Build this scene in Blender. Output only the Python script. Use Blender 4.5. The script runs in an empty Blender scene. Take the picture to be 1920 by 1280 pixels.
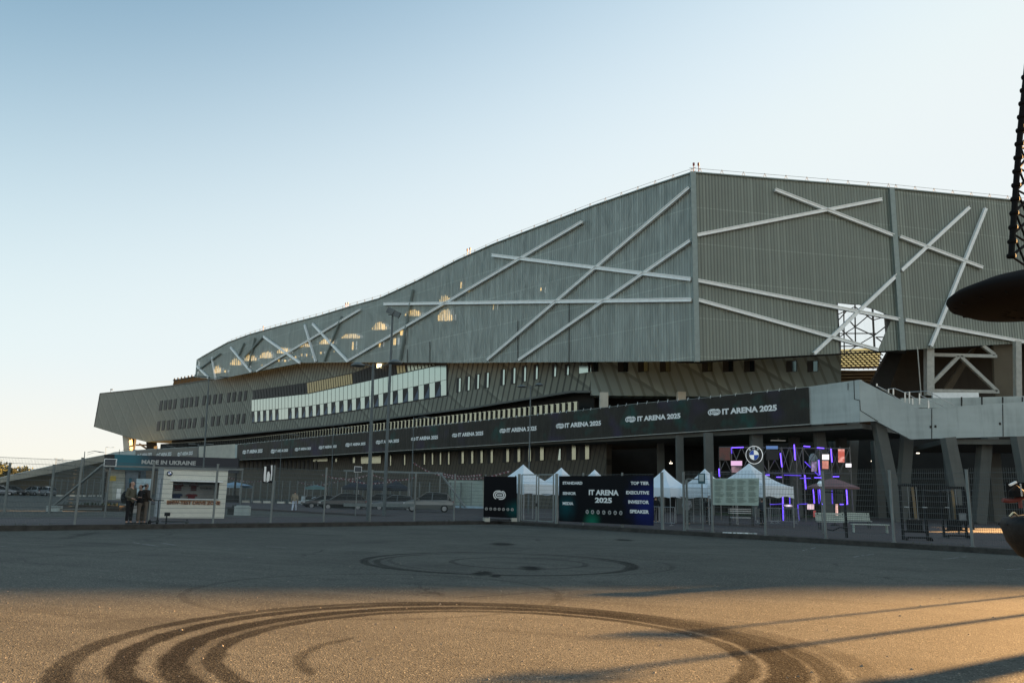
import bpy, math, random
import numpy as np
from mathutils import Vector, Matrix
from mathutils.geometry import tessellate_polygon
random.seed(7)
C = bpy.context.scene.collection
SC = bpy.context.scene
R = math.radians

# ---------------------------------------------------------------- camera
CAM = Vector((0, 0, 1.65))
F = 1493.0
ROT = Matrix.Rotation(R(90 + 11.0), 3, 'X') @ Matrix.Rotation(R(1.25), 3, 'Z')
cd = bpy.data.cameras.new('camera'); cam = bpy.data.objects.new('camera', cd); C.objects.link(cam)
cam.location = CAM; cam.rotation_euler = ROT.to_euler()
cd.sensor_width = 36; cd.lens = 36 * F / 1920; cd.clip_start = .1; cd.clip_end = 6000
SC.camera = cam

# ---------------------------------------------------------------- sky, sun, exposure
SUN_AZ, SUN_EL = 56.0, 12.4          # degrees right of straight ahead, above the horizon
w = bpy.data.worlds.new('World'); SC.world = w; w.use_nodes = True
wn = w.node_tree.nodes; wl = w.node_tree.links
sky = wn.new('ShaderNodeTexSky'); sky.sky_type = 'NISHITA'; sky.sun_disc = False
sky.sun_elevation = R(SUN_EL); sky.sun_rotation = R(SUN_AZ)
sky.air_density = 1.0; sky.dust_density = 0.6; sky.ozone_density = 1.5
bg = wn['Background']; bg.inputs[1].default_value = 0.052
# the sky texture, its glare near the sun capped, whitened toward the horizon by evening haze
def wv(op, x, y):
    q = wn.new('ShaderNodeVectorMath'); q.operation = op; wl.new(x, q.inputs[0]); q.inputs[1].default_value = y; return q.outputs[0]
def wmr(v, a_, b_, c_, d_):
    q = wn.new('ShaderNodeMapRange'); q.interpolation_type = 'SMOOTHSTEP'; wl.new(v, q.inputs[0])
    for i_, k_ in enumerate((a_, b_, c_, d_)): q.inputs[i_ + 1].default_value = k_
    return q.outputs[0]
def wmix(f, a_, b_):
    q = wn.new('ShaderNodeMix'); q.data_type = 'RGBA'; wl.new(f, q.inputs[0])
    for k_, v_ in ((6, a_), (7, b_)):
        if isinstance(v_, tuple): q.inputs[k_].default_value = (*v_, 1)
        else: wl.new(v_, q.inputs[k_])
    return q.outputs[2]
geo = wn.new('ShaderNodeTexCoord'); sxyz = wn.new('ShaderNodeSeparateXYZ'); wl.new(geo.outputs['Generated'], sxyz.inputs[0]); zz_ = sxyz.outputs[2]
s1_ = wv('MINIMUM', wv('MULTIPLY', sky.outputs[0], (.70, .84, .76)), (2.45, 2.72, 2.85))
hz_ = wmix(wmr(zz_, 0, .16, 0, 1), (3.0, 2.92, 2.62), (2.62, 2.82, 2.86))
dq_ = wn.new('ShaderNodeVectorMath'); dq_.operation = 'DOT_PRODUCT'; wl.new(geo.outputs['Generated'], dq_.inputs[0]); dq_.inputs[1].default_value = (-.35, 0, 1)
wl.new(wmix(wmr(dq_.outputs['Value'], .235, .79, .96, .02), s1_, hz_), bg.inputs[0])
sd = bpy.data.lights.new('sun', 'SUN'); sd.energy = 5.0; sd.angle = R(.5); sd.color = (1, .545, .20)
so = bpy.data.objects.new('sun', sd); C.objects.link(so); so.location = (60, 40, 60)
sv = Vector((math.sin(R(SUN_AZ)) * math.cos(R(SUN_EL)), math.cos(R(SUN_AZ)) * math.cos(R(SUN_EL)), math.sin(R(SUN_EL))))
so.rotation_euler = sv.to_track_quat('Z', 'Y').to_euler()
SC.view_settings.view_transform = 'Standard'; SC.view_settings.look = 'None'
SC.view_settings.exposure = 2.65; SC.view_settings.gamma = 1; SC.view_settings.use_curve_mapping = False
SC.cycles.max_bounces = 6; SC.cycles.transparent_max_bounces = 24

# ---------------------------------------------------------------- geometry helpers
def ray(x, y): return ROT @ Vector(((x - 960) / F, -(y - 640) / F, -1))
def G(x, y, h=0.0):
    d = ray(x, y); return CAM + d * ((h - CAM.z) / d.z)
def V(x, y, Y):
    d = ray(x, y); return CAM + d * (Y / d.y)
def col(x, Y):                      # plan point at image column x (on the horizon), depth Y
    p = V(x, 931 + (x - 960) * .0218, Y); return Vector((p.x, p.y))
class Plane:
    def __init__(s, a, b):          # vertical plane through two plan points, a = left end
        s.a = Vector(a[:2]); s.d = (Vector(b[:2]) - s.a).normalized()
        n = Vector((s.d.y, -s.d.x)); s.n = n if n.y < 0 else -n
        s.L = (Vector(b[:2]) - s.a).length
        s.d3 = Vector((s.d.x, s.d.y, 0)); s.n3 = Vector((s.n.x, s.n.y, 0))
    def W(s, x, y, off=0.0):
        d = ray(x, y); o = s.a + s.n * off
        t = ((o.x - CAM.x) * s.n.x + (o.y - CAM.y) * s.n.y) / (d.x * s.n.x + d.y * s.n.y)
        return CAM + d * t
    def s_of(s, p): return (Vector(p[:2]) - s.a).dot(s.d)
    def at(s, u, z, off=0.0):
        q = s.a + s.d * u + s.n * off; return Vector((q.x, q.y, z))
    def shift(s, off):
        return Plane(s.a + s.n * off, s.a + s.n * off + s.d * s.L)

class MB:
    def __init__(s): s.v = []; s.f = []
    def add(s, v, f):
        k = len(s.v); s.v += [tuple(q) for q in v]; s.f += [tuple(i + k for i in q) for q in f]; return s
    def box(s, c, d, rz=0):
        c = Vector(c); m = Matrix.Rotation(rz, 3, 'Z'); x, y, z = d[0] / 2, d[1] / 2, d[2] / 2
        v = [c + m @ Vector((i * x, j * y, k * z)) for i in (-1, 1) for j in (-1, 1) for k in (-1, 1)]
        return s.add(v, [(0, 1, 3, 2), (4, 6, 7, 5), (0, 4, 5, 1), (2, 3, 7, 6), (0, 2, 6, 4), (1, 5, 7, 3)])
    def beam(s, a, b, w, h, up=(0, 0, 1)):
        a = Vector(a); b = Vector(b); d = (b - a)
        if d.length < 1e-6: return s
        d.normalize(); u = Vector(up)
        if abs(d.dot(u)) > .98: u = Vector((0, 1, 0))
        r = d.cross(u).normalized() * (w / 2); t = r.cross(d).normalized() * (h / 2)
        v = [p + i * r + j * t for p in (a, b) for i, j in ((-1, -1), (1, -1), (1, 1), (-1, 1))]
        return s.add(v, [(3, 2, 1, 0), (4, 5, 6, 7), (0, 1, 5, 4), (1, 2, 6, 5), (2, 3, 7, 6), (3, 0, 4, 7)])
    def tube(s, a, b, r, n=6, r2=None):
        a = Vector(a); b = Vector(b); d = b - a
        if d.length < 1e-6: return s
        d.normalize(); u = Vector((0, 0, 1)) if abs(d.z) < .9 else Vector((1, 0, 0))
        x = d.cross(u).normalized(); y = x.cross(d); r2 = r if r2 is None else r2
        v = []
        for p, q in ((a, r), (b, r2)):
            v += [p + x * q * math.cos(2 * math.pi * i / n) + y * q * math.sin(2 * math.pi * i / n) for i in range(n)]
        return s.add(v, [(i, (i + 1) % n, n + (i + 1) % n, n + i) for i in range(n)] + [tuple(range(n - 1, -1, -1)), tuple(range(n, 2 * n))])
    def path(s, pts, r, n=6):
        for a, b in zip(pts, pts[1:]): s.tube(a, b, r, n)
        return s
    def prism(s, loops, nrm, t):    # polygon (with holes) given a thickness t along nrm, back from the points
        nrm = Vector(nrm).normalized(); loops = [[Vector(p) for p in l] for l in loops]
        tri = tessellate_polygon(loops); flat = [p for l in loops for p in l]; n = len(flat)
        fs = []
        for a, b, c in tri:
            m = (flat[b] - flat[a]).cross(flat[c] - flat[a])
            if m.dot(nrm) < 0: a, b = b, a
            fs.append((a, b, c)); fs.append((c + n, b + n, a + n))
        k = 0
        for l in loops:
            m = len(l)
            for i in range(m): fs.append((k + i, k + (i + 1) % m, n + k + (i + 1) % m, n + k + i))
            k += m
        return s.add(flat + [p - nrm * t for p in flat], fs)
    def lathe(s, c, prof, n=16, ang=2 * math.pi):
        c = Vector(c); k = len(prof); v = []
        for i in range(n):
            a = 2 * math.pi * i / n
            v += [c + Vector((r * math.cos(a), r * math.sin(a), z)) for r, z in prof]
        fs = []
        for i in range(n):
            j = (i + 1) % n
            fs += [(i * k + q, j * k + q, j * k + q + 1, i * k + q + 1) for q in range(k - 1)]
        return s.add(v, fs)
    def build(s, name, mat, parent=None, smooth=False, world=False, label=None, kind=None):
        me = bpy.data.meshes.new(name); me.from_pydata(s.v, [], s.f); me.update()
        import bmesh
        b = bmesh.new(); b.from_mesh(me); bmesh.ops.recalc_face_normals(b, faces=b.faces); b.to_mesh(me); b.free()
        if smooth: me.polygons.foreach_set('use_smooth', [True] * len(me.polygons))
        if mat: me.materials.append(mat)
        o = bpy.data.objects.new(name, me); C.objects.link(o)
        if parent:
            o.parent = parent
            if world: o.matrix_parent_inverse = (Matrix.Translation(parent.location) @ parent.rotation_euler.to_matrix().to_4x4()).inverted()
        if label: o['label'] = label
        if kind: o['kind'] = kind
        return o

def tag(o, label=None, cat=None, group=None, kind=None):
    if label: o['label'] = label
    if cat: o['category'] = cat
    if group: o['group'] = group
    if kind: o['kind'] = kind
    return o
def thing(name, label, cat, loc=(0, 0, 0), rz=0, group=None):
    o = bpy.data.objects.new(name, None); C.objects.link(o); o.empty_display_size = .3
    o.location = loc; o.rotation_euler = (0, 0, rz); return tag(o, label, cat, group)
def dup(root, loc, rz, label, scale=None):
    r = root.copy(); C.objects.link(r); r.location = loc; r.rotation_euler = (0, 0, rz); r['label'] = label
    if scale: r.scale = scale
    for ch in root.children:
        c = ch.copy(); C.objects.link(c); c.parent = r
        for g in ch.children:
            d = g.copy(); C.objects.link(d); d.parent = c
    return r

# ---------------------------------------------------------------- materials
class NT:
    def __init__(s, name):
        s.m = bpy.data.materials.new(name); s.m.use_nodes = True; s.t = s.m.node_tree; s.n = s.t.nodes
        s.b = s.n['Principled BSDF']; s.out = s.n['Material Output']; s.co = s.n.new('ShaderNodeTexCoord').outputs['Object']
    def put(s, k, v):
        if hasattr(v, 'links') or isinstance(v, bpy.types.NodeSocket): s.t.links.new(v, k)
        else: k.default_value = v
    def math(s, op, a, b=0.0, c=0.0):
        q = s.n.new('ShaderNodeMath'); q.operation = op
        for i, v in enumerate((a, b, c)): s.put(q.inputs[i], v)
        return q.outputs[0]
    def vm(s, op, a, b=(0, 0, 0)):
        q = s.n.new('ShaderNodeVectorMath'); q.operation = op; s.put(q.inputs[0], a); s.put(q.inputs[1], b)
        return q.outputs['Value'] if op in ('LENGTH', 'DOT_PRODUCT', 'DISTANCE') else q.outputs[0]
    def mix(s, f, a, b, mode='MIX'):
        q = s.n.new('ShaderNodeMix'); q.data_type = 'RGBA'; q.blend_type = mode
        s.put(q.inputs[0], f); s.put(q.inputs[6], a if not isinstance(a, tuple) else (*a[:3], 1)); s.put(q.inputs[7], b if not isinstance(b, tuple) else (*b[:3], 1))
        return q.outputs[2]
    def noise(s, sc, det=4, rough=.6, co=None):
        q = s.n.new('ShaderNodeTexNoise'); q.inputs['Scale'].default_value = sc; q.inputs['Detail'].default_value = det
        q.inputs['Roughness'].default_value = rough; s.put(q.inputs['Vector'], co if co is not None else s.co); return q.outputs[0]
    def rng(s, v, a, b, c=0.0, d=1.0, smooth=False):
        q = s.n.new('ShaderNodeMapRange'); s.put(q.inputs[0], v)
        if smooth: q.interpolation_type = 'SMOOTHSTEP'
        for i, k in enumerate((a, b, c, d)): q.inputs[i + 1].default_value = k
        return q.outputs[0]
    def bump(s, h, st=.3, dist=.05):
        q = s.n.new('ShaderNodeBump'); q.inputs['Strength'].default_value = st; q.inputs['Distance'].default_value = dist
        s.put(q.inputs['Height'], h); s.put(s.b.inputs['Normal'], q.outputs[0]); return q.outputs[0]
    def xyz(s, v=None):
        q = s.n.new('ShaderNodeSeparateXYZ'); s.put(q.inputs[0], v if v is not None else s.co); return q.outputs
    def base(s, c, rough=.7, metal=0.0, spec=.5):
        s.put(s.b.inputs['Base Color'], c if not isinstance(c, tuple) else (*c[:3], 1)); s.put(s.b.inputs['Roughness'], rough)
        s.b.inputs['Metallic'].default_value = metal; s.b.inputs['Specular IOR Level'].default_value = spec; return s
MC = {}
def mat(name, c, rough=.7, metal=0.0, var=.15, sc=2.0, emit=0, bump=0.0, spec=.5):
    if name in MC: return MC[name]
    t = NT(name); nz = t.noise(sc, 5)
    lo = tuple(x * (1 - var) for x in c[:3]); hi = tuple(min(1, x * (1 + var)) for x in c[:3])
    cc = t.mix(t.rng(nz, .3, .7), lo, hi); t.base(cc, rough, metal, spec)
    if bump: t.bump(t.noise(sc * 8, 6), bump, .03)
    if emit:
        t.put(t.b.inputs['Emission Color'], (*c[:3], 1)); t.b.inputs['Emission Strength'].default_value = emit * .38
    MC[name] = t.m; return t.m

# text and marks as real thin meshes -------------------------------------------------
def textmesh(s, bold=.02, xs=1.0):
    cu = bpy.data.curves.new('txt', 'FONT'); cu.body = s; cu.size = 1; cu.offset = bold; cu.extrude = .0; cu.resolution_u = 3
    o = bpy.data.objects.new('txt', cu); C.objects.link(o)
    dg = bpy.context.evaluated_depsgraph_get(); me = bpy.data.meshes.new_from_object(o.evaluated_get(dg))
    v = [tuple(q.co) for q in me.vertices]; f = [tuple(p.vertices) for p in me.polygons]
    bpy.data.objects.remove(o); bpy.data.curves.remove(cu); bpy.data.meshes.remove(me)
    x0 = min(q[0] for q in v); x1 = max(q[0] for q in v); y0 = min(q[1] for q in v); y1 = max(q[1] for q in v)
    return [((a - x0) / (x1 - x0), (b - y0) / (y1 - y0)) for a, b, _ in v], f
TM = {}
def lettering(s, p0, right, w_, h_, m, parent, up=(0, 0, 1), bold=.025, world=True, name='lettering'):
    if (s, bold) not in TM: TM[(s, bold)] = textmesh(s, bold)
    v, f = TM[(s, bold)]; r = Vector(right).normalized(); u = Vector(up).normalized(); p0 = Vector(p0)
    mb = MB(); mb.v = [tuple(p0 + r * (a * w_) + u * (b * h_)) for a, b in v]; mb.f = list(f)
    me = bpy.data.meshes.new(name); me.from_pydata(mb.v, [], mb.f); me.materials.append(m)
    o = bpy.data.objects.new(name, me); C.objects.link(o); o.parent = parent
    if world: o.matrix_parent_inverse = (Matrix.Translation(parent.location) @ parent.rotation_euler.to_matrix().to_4x4()).inverted()
    return o
def stroke(mb, pts, w_, r, u, c, sc, scy=None):
    scy = scy or sc; P = [Vector((x * sc, y * scy)) for x, y in pts]; n = len(P); V_ = []
    for i in range(n):
        t = (P[min(i + 1, n - 1)] - P[max(i - 1, 0)]).normalized(); q = Vector((-t.y, t.x)) * w_ / 2
        for a in (P[i] + q, P[i] - q): V_.append(Vector(c) + r * a.x + u * a.y)
    mb.add(V_, [(2 * i, 2 * i + 1, 2 * i + 3, 2 * i + 2) for i in range(n - 1)])
def arc(cx, cy, rx, ry, a0, a1, n=10):
    return [(cx + rx * math.cos(R(a0 + (a1 - a0) * i / n)), cy + ry * math.sin(R(a0 + (a1 - a0) * i / n))) for i in range(n + 1)]
def emblem(c, right, size, m, parent, sy=None, world=True):
    """two interlocked rounded loops, like a stadium ring tied in a knot"""
    r = Vector(right).normalized(); u = Vector((0, 0, 1)); mb = MB(); k = size / 2; sy = (sy or size) / 2; w_ = size * .085
    stroke(mb, arc(-.35, 0, .65, .8, 250, 100) + [(.1, .8)] + [(.15, .62)], w_, r, u, c, k, sy)
    stroke(mb, [(-.1, -.8)] + arc(.35, 0, .65, .8, -80, 70) + [(.3, .62)], w_, r, u, c, k, sy)
    stroke(mb, arc(-.3, 0, .38, .5, 270, 90) + [(.5, .5)] + arc(.42, 0, .28, .5, 90, -60) + [(.2, -.45), (-.3, -.5)], w_, r, u, c, k, sy)
    for i in range(4): stroke(mb, [(-.38 + .22 * i, -.2), (-.26 + .22 * i, .2)], w_ * .8, r, u, c, k, sy)
    me = bpy.data.meshes.new('emblem'); me.from_pydata(mb.v, [], mb.f); me.materials.append(m)
    o = bpy.data.objects.new('emblem', me); C.objects.link(o); o.parent = parent
    if world: o.matrix_parent_inverse = (Matrix.Translation(parent.location) @ parent.rotation_euler.to_matrix().to_4x4()).inverted()
    return o
# ================================================================ ground
def circ(a, b, c):
    ax, ay, bx, by, cx, cy = a.x, a.y, b.x, b.y, c.x, c.y
    d = 2 * (ax * (by - cy) + bx * (cy - ay) + cx * (ay - by))
    ux = ((ax**2 + ay**2) * (by - cy) + (bx**2 + by**2) * (cy - ay) + (cx**2 + cy**2) * (ay - by)) / d
    uy = ((ax**2 + ay**2) * (cx - bx) + (bx**2 + by**2) * (ax - cx) + (cx**2 + cy**2) * (bx - ax)) / d
    return ux, uy, math.hypot(ax - ux, ay - uy)
# tyre rings worn into the asphalt: (centre, radius, half width, strength)
rings = []
for (l, t, r_, hw, st) in ((105, 1131, 1560, .12, .8), (240, 1134, 1490, .13, .95), (350, 1140, 1462, .15, 1.0), (447, 1146, 1385, .10, .85)):
    rings.append((*circ(G(l, 1280), G(900, t), G(r_, 1280)), hw, st))
rings.append((*circ(G(685, 1055), G(930, 1036), G(1175, 1055)), .11, .72))
rings.append((-.1, 20.75, 3.15, .09, .6)); rings.append((.3, 20.9, 1.7, .08, .5)); rings.append((.6, 21.3, 3.6, .06, .3)); rings.append((.25, 9.05, 3.42, .16, .38)); rings.append((-.25, 9.25, 3.65, .07, .5))
rings.append((-2.2, 14.2, 3.1, .07, .3)); rings.append((1.6, 9.1, 4.4, .1, .0))
def asphalt(name, c1, c2, marks):
    t = NT(name); co = t.co
    g1 = t.noise(1.1, 6, .65); g2 = t.noise(22, 6, .75); g3 = t.noise(.16, 4)
    vo = t.n.new('ShaderNodeTexVoronoi'); vo.inputs['Scale'].default_value = 62; t.put(vo.inputs['Vector'], co)
    sep = t.n.new('ShaderNodeSeparateColor'); t.put(sep.inputs[0], vo.outputs['Color'])
    c = t.mix(t.rng(g2, .35, .65), c1, c2)
    c = t.mix(t.rng(g1, .3, .75, .0, .45), c, tuple(x * .6 for x in c1))
    c = t.mix(t.rng(g3, .4, .65, 0, .4), c, tuple(x * 1.25 for x in c2))
    c = t.mix(t.math('GREATER_THAN', sep.outputs[0], .965), c, (c2[0] * 2.0, c2[1] * 1.95, c2[2] * 1.85))
    c = t.mix(t.math('LESS_THAN', sep.outputs[1], .10), c, tuple(x * .35 for x in c1))
    # cracks, patched seams and drifted dust
    ck = t.n.new('ShaderNodeTexVoronoi'); ck.feature = 'DISTANCE_TO_EDGE'; ck.inputs['Scale'].default_value = .22; t.put(ck.inputs['Vector'], t.vm('ADD', co, t.vm('MULTIPLY', t.noise(1.6, 6, .7), (1.2, 1.2, 0))))
    cm = t.math('MULTIPLY', t.rng(ck.outputs[0], .002, .009, 1, 0), t.rng(t.noise(.12, 3), .50, .58, 0, .75)); c = t.mix(cm, c, tuple(x * .3 for x in c1))
    stv = t.n.new('ShaderNodeVectorRotate'); stv.rotation_type = 'Z_AXIS'; stv.inputs['Angle'].default_value = .35; t.put(stv.inputs['Vector'], co)
    sk = t.noise(1.0, 5, .65, t.vm('MULTIPLY', stv.outputs[0], (.12, 1.6, 1))); c = t.mix(t.rng(sk, .54, .72, 0, .38), c, tuple(x * .5 for x in c1)); c = t.mix(t.rng(sk, .44, .30, 0, .30), c, tuple(x * 1.35 for x in c2))
    pt = t.noise(.35, 2, .4); c = t.mix(t.rng(pt, .63, .66, 0, .35), c, tuple(x * .7 for x in c1))
    if marks:
        wob = t.math('MULTIPLY', t.math('SUBTRACT', t.noise(2.0, 3), .5), .16); mask = None
        for cx, cy, rr, hw, st in rings:
            if st <= 0: continue
            d = t.vm('LENGTH', t.vm('SUBTRACT', co, (cx, cy, 0)))
            e = t.math('ABSOLUTE', t.math('SUBTRACT', t.math('ADD', d, wob), rr))
            k = t.rng(e, hw * .65, hw * 1.35, st, 0, True); mask = k if mask is None else t.math('MAXIMUM', mask, k)
        # inner curl, only an arc of its ring
        cx, cy, rr = circ(G(650, 1280), G(562, 1237), G(595, 1213))
        d = t.vm('LENGTH', t.vm('SUBTRACT', co, (cx, cy, 0))); e = t.math('ABSOLUTE', t.math('SUBTRACT', d, rr))
        k = t.math('MULTIPLY', t.rng(t.math('ADD', e, t.math('MULTIPLY', t.noise(3, 4), .12)), .08, .17, .6, 0, True), t.math('LESS_THAN', t.xyz()[0], cx - rr * .78)); mask = t.math('MAXIMUM', mask, k)
        # oil spots
        for (px, py, rad) in ((905, 1075, .34), (930, 1079, .2), (995, 1065, .38), (1170, 1012, .5), (942, 1020, .6)):
            q = G(px, py); d = t.vm('LENGTH', t.vm('MULTIPLY', t.vm('SUBTRACT', co, (q.x, q.y, 0)), (1, .45, 1)))
            k = t.rng(t.math('ADD', d, t.math('MULTIPLY', t.noise(3, 4), .5)), .25 + rad * .3, .25 + rad, .9, 0, True); mask = t.math('MAXIMUM', mask, k)
        # worn streaks along the drift
        mask = t.math('MULTIPLY', mask, t.rng(t.noise(34, 5, .8), .36, .56, .42, 1.0)); mask = t.math('MULTIPLY', mask, t.rng(t.noise(.7, 3), .25, .55, .72, 1))
        c = t.mix(t.math('MINIMUM', t.math('MULTIPLY', mask, 1.05), .90), c, (.009, .008, .008))
    t.base(c, t.rng(g2, .3, .7, .75, .95), 0, .22)
    if marks: t.put(t.b.inputs['Specular IOR Level'], t.rng(mask, 0, .8, .10, .02)); t.bump(t.math('ADD', t.math('MULTIPLY', g2, .6), t.math('MULTIPLY', vo.outputs['Distance'], .8)), .5, .013)
    return t.m
M_LOT = asphalt('worn_asphalt', (.084, .083, .072), (.140, .137, .115), True)
M_LOT2 = asphalt('far_asphalt', (.10, .105, .105), (.14, .145, .145), False)
g = MB().add([(-3000, -200, 0), (3000, -200, 0), (3000, 3000, 0), (-3000, 3000, 0)], [(0, 1, 2, 3)]).build('ground', mat('dry_grass', (.09, .085, .05), .95, var=.4, sc=.05)); tag(g, 'open land reaching the horizon', None, None, 'structure')
lot = MB().add([(-400, -60, .004), (300, -60, .004), (300, 420, .004), (-400, 420, .004)], [(0, 1, 2, 3)]).build('parking_lot', M_LOT); tag(lot, 'asphalt car park with black tyre rings', None, None, 'structure')

FA = G(145, 984.5, .15); FK = G(946, 976.3, .15); FB = G(1820, 1025, .15)
FL = Plane(FA, FK); FR = Plane(FK, FB)
HZ = .15
def ext(p, d, k): return Vector((p[0], p[1])) + d * k
# kerb line is offset toward the camera
kL0 = FL.a - FL.d * 30 + FL.n * .7; kR1 = FR.a + FR.d * 60 + FR.n * 1.15
def isect(p, d, q, e):
    m = d.x * -e.y + e.x * d.y; k = ((q.x - p.x) * -e.y + e.x * (q.y - p.y)) / m; return p + d * k
kK = isect(FL.a + FL.n * .7, FL.d, FR.a + FR.n * 1.15, FR.d)
bL0 = FL.a - FL.d * 30 - FL.n * 9.5; bLK = FL.a + FL.d * 24 - FL.n * 9.5
def v3(p, z): return Vector((p.x, p.y, z))
# paving: brick-red block paving inside the fence
def paving():
    t = NT('block_paving'); br = t.n.new('ShaderNodeTexBrick'); t.put(br.inputs['Vector'], t.co)
    for k, v in (('Scale', 4.0), ('Mortar Size', .03), ('Brick Width', .8), ('Row Height', .4)): br.inputs[k].default_value = v
    br.inputs['Color1'].default_value = (.06, .042, .042, 1); br.inputs['Color2'].default_value = (.085, .062, .06, 1); br.inputs['Mortar'].default_value = (.04, .033, .032, 1)
    c = t.mix(t.rng(t.noise(.4, 5), .35, .7, 0, .6), br.outputs[0], (.055, .05, .048)); t.base(c, .85); t.bump(br.outputs[1], .3, .02); return t.m
M_PAVE = paving()
far1 = FL.a + FL.d * 24 - FL.n * 75; farR = Vector((120, 96))
pv = [kL0, kK, kR1, farR, Vector((10, 108)), far1, bLK, bL0]
MB().prism([[v3(p, HZ) for p in pv]], (0, 0, 1), .3).build('pavement', M_PAVE)['kind'] = 'structure'
bpy.data.objects['pavement']['label'] = 'red brown block paving behind the fence'
def kerb_mat():
    t = NT('kerb_concrete'); c = t.mix(t.rng(t.noise(3, 5), .35, .65), (.03, .028, .024), (.06, .056, .048)); t.base(c, .9); t.bump(t.noise(25, 5), .5, .02); return t.m
kb = MB()
def kerbrun(mb, a, b, n, w_=.3, h=.20):
    d = (b - a); L = d.length; d.normalize(); k = 0.0; out = n
    while k < L:
        e = min(k + .99, L); p = a + d * k; q = a + d * e
        pts = [p + out * .02, q + out * .02, q - out * w_, p - out * w_]; z = h + random.uniform(-.006, .006)
        mb.prism([[v3(x, z) for x in pts]], (0, 0, 1), h + .1); k += 1.0
kerbrun(kb, kL0, kK, FL.n); kerbrun(kb, kK, kR1, FR.n)
tag(kb.build('kerb', kerb_mat()), 'dark weathered concrete kerb along the fence', None, None, 'structure')
# verge of dirt and low weeds between kerb and fence
def strip(p, d, n, L, o0, o1, z, name, m):
    a = [p + n * o0, p + d * L + n * o0, p + d * L + n * o1, p + n * o1]
    return MB().prism([[v3(x, z) for x in a]], (0, 0, 1), .1).build(name, m)
M_DIRT = mat('verge_soil', (.04, .034, .028), .95, var=.5, sc=3, bump=.5)
tag(strip(FL.a - FL.d * 30, FL.d, FL.n, 30 + 23, .38, -.35, HZ + .012, 'verge', M_DIRT), None, None, None, 'structure')
tag(strip(FR.a + FR.d * .5, FR.d, FR.n, 58, .8, -.35, HZ + .016, 'verge', M_DIRT), None, None, None, 'structure')
wd = MB()
for i in range(1500):
    if random.random() < .5: q = FL.a + FL.d * random.uniform(-25, 23) + FL.n * random.uniform(.1, .5)
    else: q = FR.a + FR.d * random.uniform(0, 45) + FR.n * random.uniform(.1, .95)
    if math.sin(q.x * 1.3) + math.sin(q.y * .71) < .2: continue
    h = random.uniform(.03, .12); a = random.uniform(0, 6.28); dx, dy = math.cos(a) * .02, math.sin(a) * .02
    wd.add([(q.x - dx, q.y - dy, .16), (q.x + dx, q.y + dy, .16), (q.x + dy * 2, q.y - dx * 2, .16 + h)], [(0, 1, 2)])
tag(wd.build('grass', mat('weed_green', (.06, .075, .03), .9, var=.4)), 'low dry weeds along the kerb', None, None, 'stuff')
# painted line remnants on the lot
M_LINE = mat('worn_white_paint', (.22, .22, .21), .8, var=.5, sc=6)
ml = MB()
for (x0, y0, x1, y1) in ((250, 1017, 298, 1024), (305, 1018, 330, 1022), (420, 1030, 440, 1031), (455, 1044, 480, 1045), (500, 1024, 540, 1027), (1505, 1032, 1530, 1026), (1770, 1048, 1815, 1043), (1600, 1044, 1640, 1038), (1880, 1068, 1915, 1066), (0, 1024, 20, 1025)):
    a = G(x0, y0); b = G(x1, y1); d = (b - a); n = Vector((-d.y, d.x, 0)).normalized() * .035
    k = 8
    for i in range(k):
        if random.random() < .3: continue
        p = a + d * (i / k); q = a + d * ((i + random.uniform(.5, .95)) / k)
        ml.add([v3(p - n, .008), v3(q - n, .008), v3(q + n, .008), v3(p + n, .008)], [(0, 1, 2, 3)])
tag(ml.build('road_marking', M_LINE), 'faded remains of white bay lines', None, None, 'structure')
# turf strip in front of the concourse
tf = [G(1340, 965, HZ), G(1600, 972, HZ), G(1700, 966, HZ), G(1690, 960, HZ), G(1340, 955, HZ)]
def turf():
    t = NT('turf'); t.base(t.mix(t.noise(2, 5), (.02, .05, .015), (.05, .10, .03)), .95); t.bump(t.noise(30, 4), .6, .04); return t.m
M_TURF = turf()
tag(MB().prism([[v3(p, HZ + .02) for p in tf]], (0, 0, 1), .05).build('lawn', M_TURF), 'short turf strip inside the fence', None, None, 'structure')
# gravel and stones lying on the lot
st = MB()
for i in range(520):
    Yd = 5 * (5 ** random.random()); X = random.uniform(-.75, .75) * Yd; s_ = random.uniform(.006, .022)
    a = random.uniform(0, 3.1); c_, s2 = math.cos(a) * s_, math.sin(a) * s_
    st.add([(X + c_, Yd + s2, .004), (X - s2, Yd + c_, .004), (X - c_, Yd - s2, .004), (X + s2, Yd - c_, .004), (X, Yd, .004 + s_ * .8)], [(0, 1, 4), (1, 2, 4), (2, 3, 4), (3, 0, 4)])
tag(st.build('gravel', mat('pale_grit', (.2, .18, .15), .8, var=.4, sc=20)), 'loose pale grit scattered on the asphalt', None, None, 'stuff')
# ================================================================ stadium
PR = Plane(col(190, 1e2), col(191, 1e2))  # placeholders, set below
def dirplane(px, Y): # plane with the building's long direction through column px at depth Y
    p = col(px, Y); d = Vector((.861, -1.0)).normalized(); return Plane(p, p + d * 10)
PR = dirplane(1515, 78.0); PB = dirplane(1105, 110.0); PSA = dirplane(1300, 92.8)
corner = PSA.W(1302, 500); cB = V(1682, 505, 97.0).xy; cC = V(1908, 510, 101.0).xy
PSB = Plane(corner, cB); PSC = Plane(cB, cC)
b2a = PB.W(1108, 740); PB2 = Plane(b2a, V(1577, 690, 108).xy)
r2a = PR.W(1612, 760); PR2 = Plane(r2a, col(1925, 70.5))
PL = Plane(col(-70, 132), col(200, 166))
ST = thing('stadium', 'large football stadium with ribbed metal shell crossed by pale strips over concrete ramp', 'stadium', (0, 110, 0))
def part(mb, name, m, parent=ST, label=None, smooth=False, kind=None): return mb.build(name, m, parent, smooth=smooth, world=True, label=label, kind=kind)

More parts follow.
